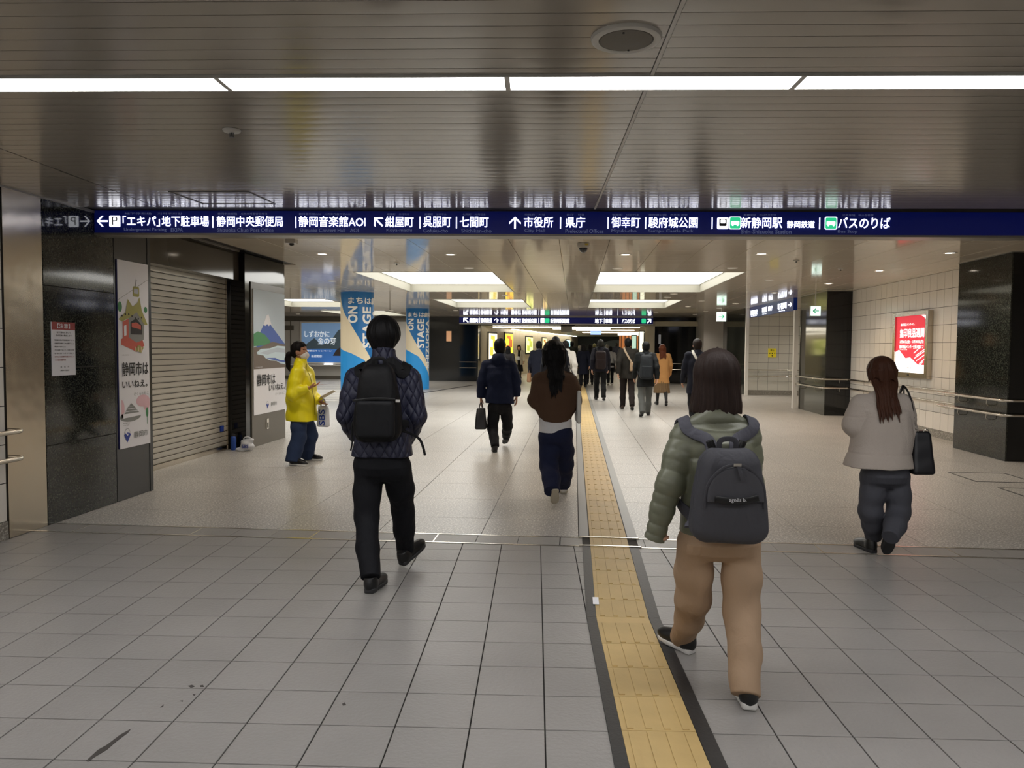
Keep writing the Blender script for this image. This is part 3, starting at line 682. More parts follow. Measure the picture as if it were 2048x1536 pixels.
# back wall: grey part (left hall), black parts either side of the passage
wb = MB().box((-17, YB, 0), (-6.6, YB+.3, ZF+.2)).build('wall_back', M_greywall, kind='structure')
for x in (-15.2, -12.9, -10.0, -8.3): MB().box((x-.02, YB-.012, 0), (x+.02, YB, ZF)).build('seam_strip', M_taupe, wb)
MB().box((-17, YB-.02, 2.62), (-6.6, YB, ZF)).build('top_panel', M_taupe, wb); MB().box((-17, YB-.03, 0), (-6.6, YB, .15)).build('kick_panel', M_taupe, wb)
MB().box((-17, YB-.35, .62), (-6.7, YB, .66)).build('ledge', M_white, wb)
sg = box('wall_vent', (-13.2, YB-.03, 2.2), (-12.75, YB, 2.42), M_taupe, label='small grey vent plate on the far grey wall', cat='vent')
po = empty('lit_poster', (-11.4, YB-.05, .74), label='wide backlit poster of mountains and blue water with white letters in a white frame', cat='poster')
MB().box((-12.42, YB-.09, .70), (-9.6, YB-.001, 2.60)).build('frame', M_white, po)
M = frame((-12.36, YB-.09, .76), (1, 0, 0)); pb = MB(); LM = [mat('lit sky', (120, 152, 190), .5, emit=.35), mat('lit slope', (70, 84, 92), .5, emit=.25), mat('lit water', (60, 110, 180), .5, emit=.4), mat('lit white', (220, 226, 232), .5, emit=.6), mat('lit dark', (60, 50, 48), .5, emit=.1)]
flat(pb, [(0, 0), (2.7, 0), (2.7, 1.78), (0, 1.78)], M, .001, 0); flat(pb, [(0, .5), (.25, .85), (.6, 1.1), (.9, .8), (1.3, .9), (1.7, 1.45), (2.0, 1.62), (2.7, 1.2), (2.7, .4), (0, .4)], M, .002, 1)
flat(pb, [(0, 0), (2.7, 0), (2.7, .55), (1.2, .62), (0, .6)], M, .003, 2); flat(pb, [(1.45, .3), (1.6, .55), (1.8, .7), (1.9, .3)], M, .004, 4)
text(pb, 'しずおかに', .15, 1.3, 1.15, 1.42, M, .005, .03, 3); text(pb, '金の芽', .75, 1.6, .82, 1.12, M, .005, .03, 3); text(pb, '静岡観光キャンペーン', .1, 1.4, .48, .56, M, .005, .02, 3); text(pb, '抽選開始！', .45, .95, .22, .34, M, .005, .02, 3)
pb.build('printed_picture', LM, po, fix=False)
cl = empty('light_strip', (-11.5, YB-.2, .68), label='row of small spots on the ledge under the lit poster', cat='light')
MB().box((-11.3, YB-.16, .66), (-10.9, YB-.1, .70)).build('lamp_housing', M_glow, cl)
# black granite portal
wk = MB().box((-6.6, YB-.6, 0), (-4.2, YB+.3, ZF+.2)).build('wall_portal_left', M_granite2, kind='structure')
MB().box((-5.05, YB-.75, 0), (-4.2, YB-.6, ZF)).build('front_pier', M_granite2, wk)
wk2 = MB().box((3.32, YB-.5, 0), (6.2, YB+.3, ZF+.2)).build('wall_portal_right', M_granite2, kind='structure')
for i, (x0, x1) in enumerate(((-5.0, -4.25), (3.5, 4.6))):
    e = empty('handrail', ((x0+x1)/2, YB-.8, .7), label='pair of steel rails on the black wall %s the far passage' % ('left of' if i == 0 else 'right of'), cat='handrail')
    for z in (.85, .6): MB().tube([(x0, YB-(.84 if i == 0 else .6), z), (x1, YB-(.84 if i == 0 else .6), z)], .02, 10).build('rail', M_rail, e)
    for x in (x0+.1, x1-.1):
        for z in (.85, .6): MB().box((x-.01, YB-(.84 if i == 0 else .6), z-.01), (x+.01, YB-(.74 if i == 0 else .49), z)).build('bracket', M_rail, e)
box('wall_plaque', (-5.62, YB-.63, 1.75), (-5.4, YB-.6, 2.2), mat('plaque amber', (200, 150, 110), .4, emit=.6), label='small amber lit plaque on the black wall left of the passage', cat='plaque')
box('wall_plaque', (3.62, YB-.53, 1.7), (3.72, YB-.5, 2.1), mat('plaque grey', (150, 150, 150), .4, emit=.3), label='narrow pale plaque on the black wall right of the passage', cat='plaque')
# lintel above the passage
MB().box((-4.2, YB-.3, 2.46), (3.32, YB+.3, ZF+.2)).build('lintel', M_lintel, kind='structure')

# far sign
def sign_box(name, x0, x1, y, z0, z1, th, label, m):
    e = empty(name, ((x0+x1)/2, y, z0), label=label, cat='sign')
    MB().box((x0, y, z0), (x1, y+th, z1)).build('panel', m, e); return e
s2 = sign_box('direction_sign', -5.0, 3.33, YB-.95, 2.54, 2.80, .15, 'long blue overhead direction sign far down the hall above the passage', M_blue)
MB().box((-5.0, YB-.96, 2.50), (3.33, YB-.79, 2.54)).build('bottom_trim', M_white, s2); MB().box((-5.0, YB-.95, 2.80), (3.33, YB-.8, ZF+.005)).build('hanger', M_frame, s2)
M = frame((0, YB-.95, 2.54), (1, 0, 0)); pb = MB()
def X2(px): return (at(px, 640, 1.)-CP).x/(at(px, 640, 1.)-CP).y*(YB-.95)
def tx2(t, p0, p1, z0=.03, z1=.22, mi=0, bold=.03): text(pb, t, X2(p0), X2(p1), z0, z1, M, .003, bold, mi)
for t, p0, p1 in (('↖', 927, 937), ('紺屋町', 939, 957), ('静岡鉄道', 962, 984), ('市役所', 1001, 1016), ('御幸町', 1022, 1042), ('駿府城公園', 1044, 1073), ('新静岡駅', 1101, 1124), ('国道', 1124, 1139), ('地下', 1190, 1205), ('車場', 1211, 1224), ('バスのりば', 1244, 1270), ('↗', 1294, 1302)): tx2(t, p0, p1)
for p in (959, 1077, 1208, 1235): flat(pb, [(X2(p), .02), (X2(p+1), .02), (X2(p+1), .23), (X2(p), .23)], M, .003, 0)
flat(pb, rounded(X2(1081), .03, X2(1089), .23, .03), M, .003, 0); flat(pb, rounded(X2(1090), .03, X2(1099), .23, .03), M, .003, 1); flat(pb, rounded(X2(1283), .03, X2(1292), .23, .03), M, .003, 1)
text(pb, '↑', X2(988), X2(998), .03, .22, M, .003, .0, 0)
pb.build('lettering', [M_glow, M_green], s2, fix=False)

# ================================================================== FAR PASSAGE
B_ = rad(8.1); pd = Vector((math.sin(B_), math.cos(B_), 0)); pn = Vector((math.cos(B_), -math.sin(B_), 0))
p0 = Vector((-4.2, YB+.3, 0)); ZP = 2.46
def P3(s, t, z): q = p0+pd*s+pn*t; return (q.x, q.y, z)
def pbox(s0, s1, t0, t1, z0, z1, name, m, parent=None, **k):
    mb = MB(); vs = [P3(s, t, z) for z in (z0, z1) for s, t in ((s0, t0), (s0, t1), (s1, t1), (s1, t0))]
    return mb.add(vs, [(0, 1, 2, 3), (7, 6, 5, 4), (0, 4, 5, 1), (1, 5, 6, 2), (2, 6, 7, 3), (3, 7, 4, 0)]).build(name, m, parent, **k)
M_passw = mat('passage wall', (206, 196, 172), .4); M_passw2 = mat('passage wall tile', (212, 202, 178), .35, vary=.03)
pw = pbox(0, 60, -.3, 0, 0, ZP+.1, 'wall_passage_left', M_passw, kind='structure')
for k in range(22): 
    for r in range(6):
        pbox(k*.9+.01, k*.9+.89, 0, .012, .1+r*.39, .1+r*.39+.38, 'wall_tile', M_passw2, pw)
pr_ = pbox(0, 30, 7.4, 7.7, 0, ZP+.1, 'wall_passage_right', M_passw, kind='structure')
for k in range(6): pbox(1.5+k*3, 1.9+k*3, 7.2, 7.4, 0, ZP, 'pilaster', M_passw2, pr_)
pc = pbox(0, 60, -.3, 16, ZP, ZP+.2, 'ceiling', mat('passage ceiling', (186, 178, 152), .4), kind='structure')
pbox(32, 33, -.3, 16, 0, ZP, 'wall_end', mat('end wall', (80, 84, 84), .5), kind='structure')
pbox(31.2, 32, 1.5, 7.5, 1.9, ZP, 'trim_3', mat('dark bulkhead', (40, 44, 46), .5), kind='structure')
arch = MB(); na = 14
for (tc, hw, zt) in ((3.6, 2.0, 2.2), (6.6, 1.0, 1.95)):
    poly = [(tc-hw, 0)]+[(tc-hw*math.cos(math.pi*i/na), 1.2+(zt-1.2)*math.sin(math.pi*i/na)) for i in range(na+1)]+[(tc+hw, 0)]
    n = len(poly); arch.add([P3(30.6, a, b) for a, b in poly]+[P3(31, a, b) for a, b in poly], [tuple(range(n)), tuple(range(n, 2*n))[::-1]]+[(i, (i+1) % n, n+(i+1) % n, n+i) for i in range(n)])
arch.build('trim_4', mat('arch grey', (120, 126, 128), .5), kind='structure')
# shop at the right of the passage
sx0, sx1 = at(1239, 690, 48.).x, at(1276, 690, 48.).x
shop = empty('shop_front', ((sx0+sx1)/2, 48.5, 0), label='warm orange lit shop front deep on the right of the far passage', cat='shop front')
MB().box((sx0, 48.5, 0), (sx1, 48.7, 2.42)).build('wall_board', mat('shop orange', (190, 116, 62), .5, emit=.5), shop)
for k in range(5): MB().box((sx0+.08+k*(sx1-sx0)/5, 48.44, .1), (sx0+.14+k*(sx1-sx0)/5, 48.5, 2.3)).build('post', mat('shop post', (110, 64, 34), .5, emit=.15), shop)
MB().box((sx0-.1, 48.4, 2.3), (sx1+.3, 48.7, 2.46)).build('fascia', M_tube if False else mat('shop fascia', (255, 250, 236), .4, emit=1.6), shop)
lt = []
for (s0, s1, t0, t1) in ((2.0, 2.18, .5, 3.6), (3.2, 3.38, 1.8, 4.9), (5.2, 5.4, 3.5, 6.2)):
    pass
def lamp_bar(s0, s1, t0, t1, label, e=8.0):
    c = P3((s0+s1)/2, (t0+t1)/2, ZP)
    k = empty('ceiling_light', c, label=label, cat='ceiling light', group='linear lights in the far passage')
    pbox(s0, s1, t0, t1, ZP-.05, ZP+.002, 'diffuser', mat('passage light', (255, 246, 224), .4, emit=e), k)
    pbox(s0-.03, s1+.03, t0-.03, t1+.03, ZP-.02, ZP+.002, 'housing', M_white, k)
lamp_bar(1.0, 1.12, .3, 7.0, 'linear light just inside the far passage, nearest of them')
lamp_bar(4.0, 4.2, 2.6, 5.4, 'second linear light across the far passage ceiling')
lamp_bar(6.5, 6.8, 3.4, 6.4, 'third linear light across the far passage ceiling')
lamp_bar(12.0, 12.6, 3.0, 7.0, 'wide linear light deep in the far passage')
lamp_bar(5.0, 28.0, .25, .45, 'long light strip along the left wall of the far passage', 6.0)
ds = ['white and yellow backlit poster nearest the passage mouth', 'bright yellow backlit poster, second along the passage wall', 'yellow-green backlit poster, third along the passage wall', 'small backlit poster, fourth along the passage wall', 'pale cyan backlit poster at the end of the passage wall']
pcs = [((250, 236, 200), (244, 226, 90)), ((250, 214, 60), (200, 110, 60)), ((236, 232, 150), (190, 200, 90)), ((240, 220, 150), (180, 120, 60)), ((190, 236, 240), (90, 200, 210))]
for k, (px0, px1) in enumerate(((975, 991), (1008, 1023), (1050, 1063), (1083, 1091), (1131, 1138))):
    ss = []
    for px in (px0, px1):
        d = at(px, 690, 1.)-CP; # intersect with the wall plane
        tt = (p0-CP).dot(pn)/d.dot(pn); q = CP+d*tt; ss.append((q-p0).dot(pd))
    s0, s1 = ss; z0, z1 = (.95, 2.15) if k == 0 else (1.1, 2.2) if k == 1 else (1.2, 2.1)
    e = empty('lit_poster', P3((s0+s1)/2, .05, z0), label=ds[k], cat='poster', group='backlit posters along the far passage')
    pbox(s0-.06, s1+.06, 0, .07, z0-.08, z1+.08, 'frame', M_darkgrey, e)
    pbox(s0, s1, .07, .08, z0, z1, 'light_face', mat('lit face %d' % k, pcs[k][0], .4, emit=1.6), e)
    M = frame(P3(s0, .081, z0), pd); q = MB()
    w_ = s1-s0
    for a, b, c_, d_ in ((.1, .5, .15, .45), (.45, .9, .4, .75), (.2, .7, .78, .9)): flat(q, [(a*w_, c_*(z1-z0)), (b*w_, (c_-.05)*(z1-z0)), (b*w_, d_*(z1-z0)), (a*w_, (d_+.03)*(z1-z0))], M, .002, 0)
    q.build('printed_picture', mat('lit print %d' % k, pcs[k][1], .4, emit=.9), e, fix=False)
# passage right side lit panels
for i, (px0, px1, z0, z1, c, lab) in enumerate(((1264, 1272, .9, 2.1, (170, 200, 180), 'pale green lit panel on the right wall of the far passage'), (1279, 1287, .7, 2.25, (250, 246, 220), 'tall cream lit panel at the right mouth of the far passage'))):
    x0, x1 = [((at(p, 690, 1.)-CP).x/(at(p, 690, 1.)-CP).y)*(YB+.6+2*(1-i)) for p in (px0, px1)]
    y = YB+.6+2*(1-i)
    e = empty('lit_display', ((x0+x1)/2, y, z0), label=lab, cat='light panel')
    MB().box((x0, y, z0), (x1, y+.05, z1)).build('light_face', mat('lit panel %d' % i, c, .4, emit=1.2), e); MB().box((x0-.04, y+.02, z0-.04), (x1+.04, y+.1, z1+.04)).build('frame', M_darkgrey, e)
    MB().box((x0-.02, y+.1, 0), (x1+.02, y+.2, z0-.04)).build('stand', M_darkgrey, e)
box('ceiling_sign', (-.62, YB-.2+.9, 2.22), (-.1, YB+.8, 2.47), M_lightgrey, label='small blank pale box hanging below the far sign', cat='sign')
box('ceiling_sign', (.9, YB+9.5, 2.26), (1.5, YB+9.6, 2.45), mat('far sign lit', (150, 180, 255), .4, emit=1.6), label='tiny glowing bluish sign deep in the far passage', cat='sign')

# ================================================================== RIGHT SIDE
def granite_block(name, x0, x1, y0, y1, label):
    o = MB().box((x0+.01, y0+.01, 0), (x1, y1-.01, ZF+.02)).build(name, M_granite2, kind='structure')
    n = 3; zs = [0, .66, 1.72, ZF]
    for k in range(3):
        MB().box((x0, y0, zs[k]+.002), (x0+.02, y1, zs[k+1]-.002)).build('granite_panel', M_granite, o)
        MB().box((x0+.021, y0, zs[k]+.002), (x1, y0+.02, zs[k+1]-.002)).build('granite_panel', M_granite2, o)
    MB().box((x0-.012, y0-.012, ZF-.012), (x1, y1, ZF+.01)).build('top_trim', M_frame, o)
    return o
granite_block('pillar_near', 5.86, XR, 10.92, 12.36, '')
granite_block('pillar_middle', 5.70, 6.6, 18.04, 20.05, '')
wr_ = MB().box((6.27, 12.3, 0), (6.6, 18.1, ZF+.02)).build('wall_right', M_wallgrout, kind='structure')
M = frame((6.27, 18.04, 0), (0, -1, 0)); rects = []
for r in range(9):
    z0 = .13+r*.302
    for k in range(21):
        a, b = k*.272, (k+1)*.272
        rects.append((a, min(b, 5.7), z0, min(z0+.302, ZF)))
pieces('wall_tile', M, rects, .006, M_walltile, wr_)
MB().box((6.255, 12.36, 0), (6.27, 18.04, .13)).build('baseboard_right', M_terrazzo, kind='structure')
wq = MB().box((XR, -4.5, 0), (XR+.3, 11, 2.9)).build('wall_right_front', M_greywall, kind='structure')
MB().box((-5.4, -4.8, 0), (XR+.3, -4.5, 2.9)).build('wall_behind', M_greywall, kind='structure')
MB().box((5.69, 17.98, 0), (5.70, 18.04, .001))
# white corner strips beside the side passage
for (x, y, lab) in ((5.56, 20.06, ''), (5.54, 25.5, '')):
    MB().box((x, y, 0), (x+.10, y+.12, 2.5 if y < 21 else ZF)).build('trim_5' if y < 21 else 'trim_6', M_white, kind='structure')
# side passage: far tiled wall facing the viewer
ws = MB().box((5.66, 25.75, 0), (9.5, 26.0, ZF)).build('wall_side_passage', M_wallgrout, kind='structure')
rects = []
for r in range(9):
    for k in range(8): rects.append((k*.33, (k+1)*.33, .16+r*.30, min(.16+(r+1)*.30, ZF)))
pieces('wall_tile', frame((5.66, 25.75, 0), (1, 0, 0)), rects, .006, mat('side passage tile', (214, 212, 202), .3, vary=.012), ws)
MB().box((5.66, 25.73, 0), (9.5, 25.75, .16)).build('baseboard_side', M_terrazzo, kind='structure')
MB().box((9.4, 20, 0), (9.6, 26, ZF)).build('wall_side_end', M_greywall, kind='structure'); MB().box((6.6, 19.8, 0), (9.5, 20.0, ZF)).build('wall_side_near', M_greywall, kind='structure')
yp = empty('warning_sign', (6.75, 25.73, 1.4), label='small square yellow sign with black symbols on the side passage tiles', cat='sign')
yx0, yx1 = [((at(p, 700, 1.)-CP).x/(at(p, 700, 1.)-CP).y)*25.7 for p in (1537, 1553)]
MB().box((yx0, 25.72, 1.24), (yx1, 25.742, 1.53)).build('plate', mat('sign yellow', (226, 206, 50), .4, emit=.15), yp)
q = MB(); M = frame((yx0, 25.72, 1.24), (1, 0, 0)); w_ = yx1-yx0
for a, b, r in ((.2, .45, .07), (.5, .45, .08), (.8, .45, .07), (.5, .18, .08)): flat(q, ell(a*w_, b*.29, r*w_, r*w_, 10), M, .002, 0)
text(q, '禁止', .25*w_, .75*w_, .2, .26, M, .002, .02, 0); q.build('printed_symbols', M_ink, yp, fix=False)
# blue sign over the side passage
bs = empty('direction_sign', (5.68, 23, 2.5), label='blue direction sign over the side passage opening on the right', cat='sign')
MB().box((5.64, 20.5, 2.52), (5.74, 25.6, ZF)).build('panel', M_blue2, bs)
M = frame((5.64, 25.6, 2.52), (0, -1, 0)); q = MB()
for t, a, b, z0, z1 in (('新静岡駅', .25, 1.15, .06, .22), ('市役所', 1.75, 2.35, .08, .24), ('県庁', 2.5, 3.0, .1, .24), ('地下駐車場', 3.55, 4.45, .08, .25), ('→', 4.6, 4.95, .1, .22)): text(q, t, a, b, z0, z1, M, .003, .03)
for t, a, b in (('Shin-Shizuoka', .3, 1.1), ('City Hall', 1.8, 2.3), ('Parking', 3.7, 4.3)): text(q, t, a, b, .02, .05, M, .003, 0)
q.build('lettering', M_glow, bs, fix=False)
# grey wall and dark pillar further on the right
g3 = MB().box((5.66, 26.0, 0), (6.4, 30.0, ZF+.02)).build('pillar_far', M_granite2, kind='structure')
MB().box((5.60, 26.0, 0), (5.66, 28.9, ZF)).build('granite_panel', M_granite, g3)
MB().box((5.2, 31.6, 0), (6.6, 34.2, ZF+.02)).build('wall_right_far', M_greywall, kind='structure')
MB().box((6.3, 26, 0), (6.6, 34.3, ZF+.02)).build('wall_right_back', M_greywall, kind='structure')
# exit signs
def exit_sign(x, y, z, s, arrow, label):
    e = empty('exit_sign', (x, y, z), label=label, cat='exit sign', group='green arrow exit signs')
    MB().box((x-s/2, y, z), (x+s/2, y+.06, z+s)).build('housing', mat('exit face', (214, 240, 232), .4, emit=1.5), e)
    MB().box((x-s/2-.01, y+.02, z-.01), (x+s/2+.01, y+.08, z+s+.01)).build('back_case', M_lightgrey, e)
    MB().cyl((x, y+.05), .012, z+s, ZF, 8).build('hanger', M_lightgrey, e)
    q = MB(); M = frame((x-s/2, y, z), (1, 0, 0)); text(q, arrow, s*.18, s*.82, s*.25, s*.75, M, .002, .03); q.build('arrow', mat('exit green', (20, 150, 100), .4, emit=.5), e, fix=False)
exit_sign(4.84, 26.0, 2.42, .30, '→', 'square green exit sign with a right arrow hanging far down the hall')
exit_sign(5.42, 17.9, 2.27, .21, '←', 'square green exit sign with a left arrow before the middle granite pillar')
# red backlit poster
po = empty('lit_poster', (6.2, 14.8, 1.0), label='red backlit shop poster with white Japanese lettering in a steel frame on the tiled wall', cat='poster')
M = frame((6.17, 15.55, 1.0), (0, -1, 0)); W, H = 1.49, 1.21
M0 = frame((6.262, 15.55, 1.0), (0, -1, 0))
for a, b, c_, d_ in ((0, .10, 0, H), (W-.10, W, 0, H), (.10, W-.10, 0, .09), (.10, W-.10, H-.07, H)):
    MB().prism([(a, c_), (b, c_), (b, d_), (a, d_)], 0, .09, ch=.006, M=M0).build('frame_bar', M_steel, po)
MB().prism([(.1, .09), (W-.1, .09), (W-.1, H-.07), (.1, H-.07)], 0, .06, M=M0).build('light_face', mat('poster red lit', (214, 52, 66), .5, emit=.85), po)
Mp = M0@Matrix.Translation((.1, .09, .062)); w_, h_ = W-.2, H-.16; q = MB()
flat(q, [(0, 0), (w_, 0), (w_, h_*.14), (w_*.75, h_*.15), (w_*.5, h_*.27), (w_*.35, h_*.25), (w_*.12, h_*.40), (0, h_*.36)], Mp, .001, 0)
for k, (a, b) in enumerate(((.62, .80), (.68, .98), (.64, .98), (.70, .98), (.80, .98), (.78, .92))):
    z = h_*(.36-.045*k+.02); flat(q, [(a*w_, z-.03), (a*w_+.01, z-.045), (b*w_, z+(b-a)*.28), (b*w_-.01, z+(b-a)*.28+.012)], Mp, .002, 0)
for k in range(3): flat(q, [(w_*(.78+.06*k), h_*.995), (w_*(.83+.06*k), h_*.995), (w_*.995, h_*(.93-.05*k+.05*0)), (w_*.995, h_*(.98-.05*k))], Mp, .002, 0)
for t, a, b, c_, d_, bo in (('無印良品メンバーに。', .16, .62, .83, .875, .02), ('無印良品週間', .14, .93, .62, .78, .035), ('3月20日(金)―3月30日(月)', .14, .92, .51, .575, .02), ('無印良品メンバー全員10%オフ', .13, .92, .425, .49, .02), ('対象店舗', .15, .4, .395, .412, 0)):
    text(q, t, a*w_, b*w_, c_*h_, d_*h_, Mp, .003, bo, 0)
text(q, '無印良品', .06*w_, .24*w_, .17*h_, .185*h_, Mp, .003, 0, 1); text(q, 'MUJI', .42*w_, .55*w_, .06*h_, .1*h_, Mp, .003, 0, 1)
q.build('printed_picture', [mat('poster white lit', (255, 252, 250), .5, emit=1.1), M_taupe], po, fix=False)
flatlock = MB().cyl((6.17, 14.8), .012, 1.03, 1.05, 8)
MB().box((6.165, 14.78, 1.03), (6.175, 14.83, 1.06)).build('lock', M_ink, po)
# handrails on the right
def rail_pair(paths, br, label, cat='handrail'):
    c = paths[0][len(paths[0])//2]; e = empty('handrail', (c[0], c[1], .7), label=label, cat=cat, group='steel double handrails on the right')
    for z in (.83, .63):
        for p in paths:
            MB().tube([(a, b, z) for a, b in p], .019, 12).build('rail', M_rail, e, smooth=True)
        for (x, y, nx, ny) in br:
            MB().tube([(x-nx*.08, y-ny*.08, z-.09), (x-nx*.02, y-ny*.02, z-.09), (x, y, z-.07), (x, y, z-.015)], .007, 8).build('bracket', M_rail, e, smooth=True)
rail_pair([[(5.79, 12.75), (5.79, 11.0), (5.79, 10.9), (5.84, 10.85), (5.95, 10.84), (7.45, 10.84)]], [(5.79, 11.3, -1, 0), (5.79, 12.1, -1, 0)], 'double steel handrail round the nearest granite pillar')
rail_pair([[(6.19, 12.6), (6.19, 17.95)]], [(6.19, 13.4, -1, 0), (6.19, 15.2, -1, 0), (6.19, 17.0, -1, 0)], 'double steel handrail along the white tiled wall under the red poster')
rail_pair([[(5.62, 20.6), (5.62, 18.1), (5.63, 17.99), (5.68, 17.96), (6.2, 17.96)]], [(5.62, 18.5, -1, 0), (5.62, 19.7, -1, 0), (6.0, 17.96, 0, -1)], 'double steel handrail round the middle granite pillar')
rail_pair([[(5.58, 25.6), (8.6, 25.66)]], [(6.0, 25.64, 0, -1), (7.4, 25.65, 0, -1)], 'double steel handrail on the side passage wall under the yellow sign')

# ================================================================== BIG SIGN
SV = 6.85
so = uv2xy(0, SV)
sgn = empty('direction_sign', (so[0], so[1], 2.5), label='long blue overhead direction sign with white glowing place names, nearest and largest', cat='sign')
def sM(off=0.): 
    return Matrix(((ca, 0, sa, so[0]), (sa, 0, -ca, so[1]), (0, 1, 0, 2.50), (0, 0, 0, 1)))
SM = sM()
U0, U1 = -3.975, 7.0
MB().prism([(U0, 0), (U1, 0), (U1, .20), (U0, .20)], -.16, 0, M=SM).build('panel', M_blue, sgn)
MB().prism([(U0, -.018), (U1, -.018), (U1, 0), (U0, 0)], -.18, .012, M=SM).build('bottom_trim', M_frame, sgn)
MB().prism([(U0, .20), (U1, .20), (U1, .235), (U0, .235)], -.16, -.01, M=SM).build('top_trim', mat('dark trim', (70, 66, 60), .5), sgn)
def SU(px):
    d = at(px, 446, 1.)-CP; n = Vector((-sa, ca, 0)); t = SV/d.dot(n); q = CP+d*t; return q.x*ca+q.y*sa
main = [('「エキパ」', 246, 320), ('地下駐車場', 324, 418), ('静岡中央郵便局', 434, 566), ('静岡音楽館AOI', 598, 731), ('紺屋町', 771, 827), ('呉服町', 847, 902), ('七間町', 920, 977), ('市役所', 1048, 1106), ('県庁', 1131, 1170), ('御幸町', 1223, 1280), ('駿府城公園', 1297, 1395), ('新静岡駅', 1482, 1564), ('静岡鉄道', 1574, 1629), ('バスのりば', 1676, 1780)]
q = MB()
for i, (t, a, b) in enumerate(main):
    z0, z1 = (.060, .152) if t != '静岡鉄道' else (.062, .122)
    text(q, t, SU(a), SU(b), z0, z1, SM, .004, .013)
for p in (425, 591, 839, 912, 1120, 1215, 1290, 1423, 1638): flat(q, [(SU(p), .05), (SU(p)+.009, .05), (SU(p)+.009, .15), (SU(p), .15)], SM, .004)
flat(q, rounded(SU(219), .055, SU(241), .155, .01), SM, .004); flat(q, rounded(SU(1434), .05, SU(1457), .15, .012), SM, .004)
def arrow(cx, cy, s, ang, M, mb, mi=0, off=.004):
    c, s_ = math.cos(rad(ang)), math.sin(rad(ang))
    def T(p): return [(cx+s*(c*a-s_*b), cy+s*(s_*a+c*b)) for a, b in p]
    flat(mb, T([(-.5, -.07), (.4, -.07), (.4, .07), (-.5, .07)]), M, off, mi)
    flat(mb, T([(.5, 0), (.05, .48), (-.12, .48), (.32, 0)]), M, off+.0003, mi); flat(mb, T([(.5, 0), (.32, 0), (-.12, -.48), (.05, -.48)]), M, off+.0003, mi)
arrow(SU(205), .105, .1, 180, SM, q); arrow(SU(757), .105, .105, 135, SM, q); arrow(SU(1030), .1, .105, 90, SM, q)
q.build('main_lettering', M_glow, sgn, fix=False)
q = MB()
for t, a, b in (('Underground Parking', 248, 333), ('EKIPA', 342, 366), ('Shizuoka Chuo Post Office', 435, 547), ('Shizuoka Concert Hall', 600, 690), ('AOI', 700, 717), ('Koya-machi', 773, 824), ('Gofuku-cho', 847, 896), ('Shichiken-cho', 923, 983), ('City Hall', 1049, 1090), ('Prefectural Offices', 1131, 1207), ('Miyuki-cho', 1223, 1273), ('Sumpu Castle Park', 1297, 1387), ('Shin-Shizuoka Station', 1482, 1583), ('Bus Stop', 1676, 1715)):
    text(q, t, SU(a), SU(b), .012, .046, SM, .003, .004)
for t, a, b in (('地下停车场　지하주차장', 250, 365), ('静冈中央邮局　시즈오카중앙우체국', 436, 535), ('静冈音乐馆AOI　시즈오카음악관AOI', 598, 702), ('绀屋町　고야마치', 774, 818), ('吴服町　고후쿠초', 849, 893), ('七间町　시치켄초', 925, 971), ('市政府　시청', 1049, 1089), ('县厅　현청', 1133, 1168), ('御幸町　미유키초', 1224, 1278), ('骏府城公园　슨푸조 공원', 1297, 1374), ('新静冈站　신시즈오카역', 1487, 1551), ('公交车站　버스정류장', 1684, 1746)):
    text(q, t, SU(a), SU(b), .164, .182, SM, .003, .004)
q.build('small_lettering', M_dimtext, sgn, fix=False, kind='stuff')
q = MB(); text(q, 'P', SU(225), SU(236), .07, .145, SM, .006, .0, 0)
flat(q, rounded(SU(1438), .075, SU(1453), .138, .01), SM, .005); q.build('symbol_ink', M_darkgrey, sgn, fix=False)
q = MB()
for p0_, p1_ in ((1459, 1481), (1650, 1673)):
    flat(q, rounded(SU(p0_)-.004, .048, SU(p1_)+.004, .158, .014), SM, .004, 0); flat(q, rounded(SU(p0_)+.002, .054, SU(p1_)-.002, .152, .012), SM, .005, 1)
    a, b = SU(p0_)+.012, SU(p1_)-.012; flat(q, rounded(a, .088, b, .118, .006), SM, .006, 0); flat(q, ell(a+.015, .085, .008, .008, 10), SM, .0062, 0); flat(q, ell(b-.015, .085, .008, .008, 10), SM, .0062, 0)
a, b = SU(1441), SU(1450); flat(q, rounded(a, .1, b, .13, .004), SM, .007, 0); flat(q, [(a, .055), (a+.012, .07), (b-.012, .07), (b, .055)], SM, .007, 0)
q.build('bus_symbol', [M_glow, M_green], sgn, fix=False)

# ================================================================== SMALL THINGS ON THE FLOOR
bx, by = at(468, 895, 10.95).x, at(468, 895, 10.95).y
e = empty('water_bottle', (-4.86, 10.62, 0), label='slim blue bottle standing at the right end of the shutter', cat='bottle')
MB().lathe((-4.86, 10.62, 0), [(.033, .0), (.038, .006), (.038, .17), (.033, .19), (.026, .2)], 20).build('body', mat('bottle blue', (44, 84, 170), .3), e, smooth=True)
MB().lathe((-4.86, 10.62, 0), [(.025, .198), (.028, .2), (.028, .228), (.024, .235)], 20).build('cap', M_ink, e, smooth=True)

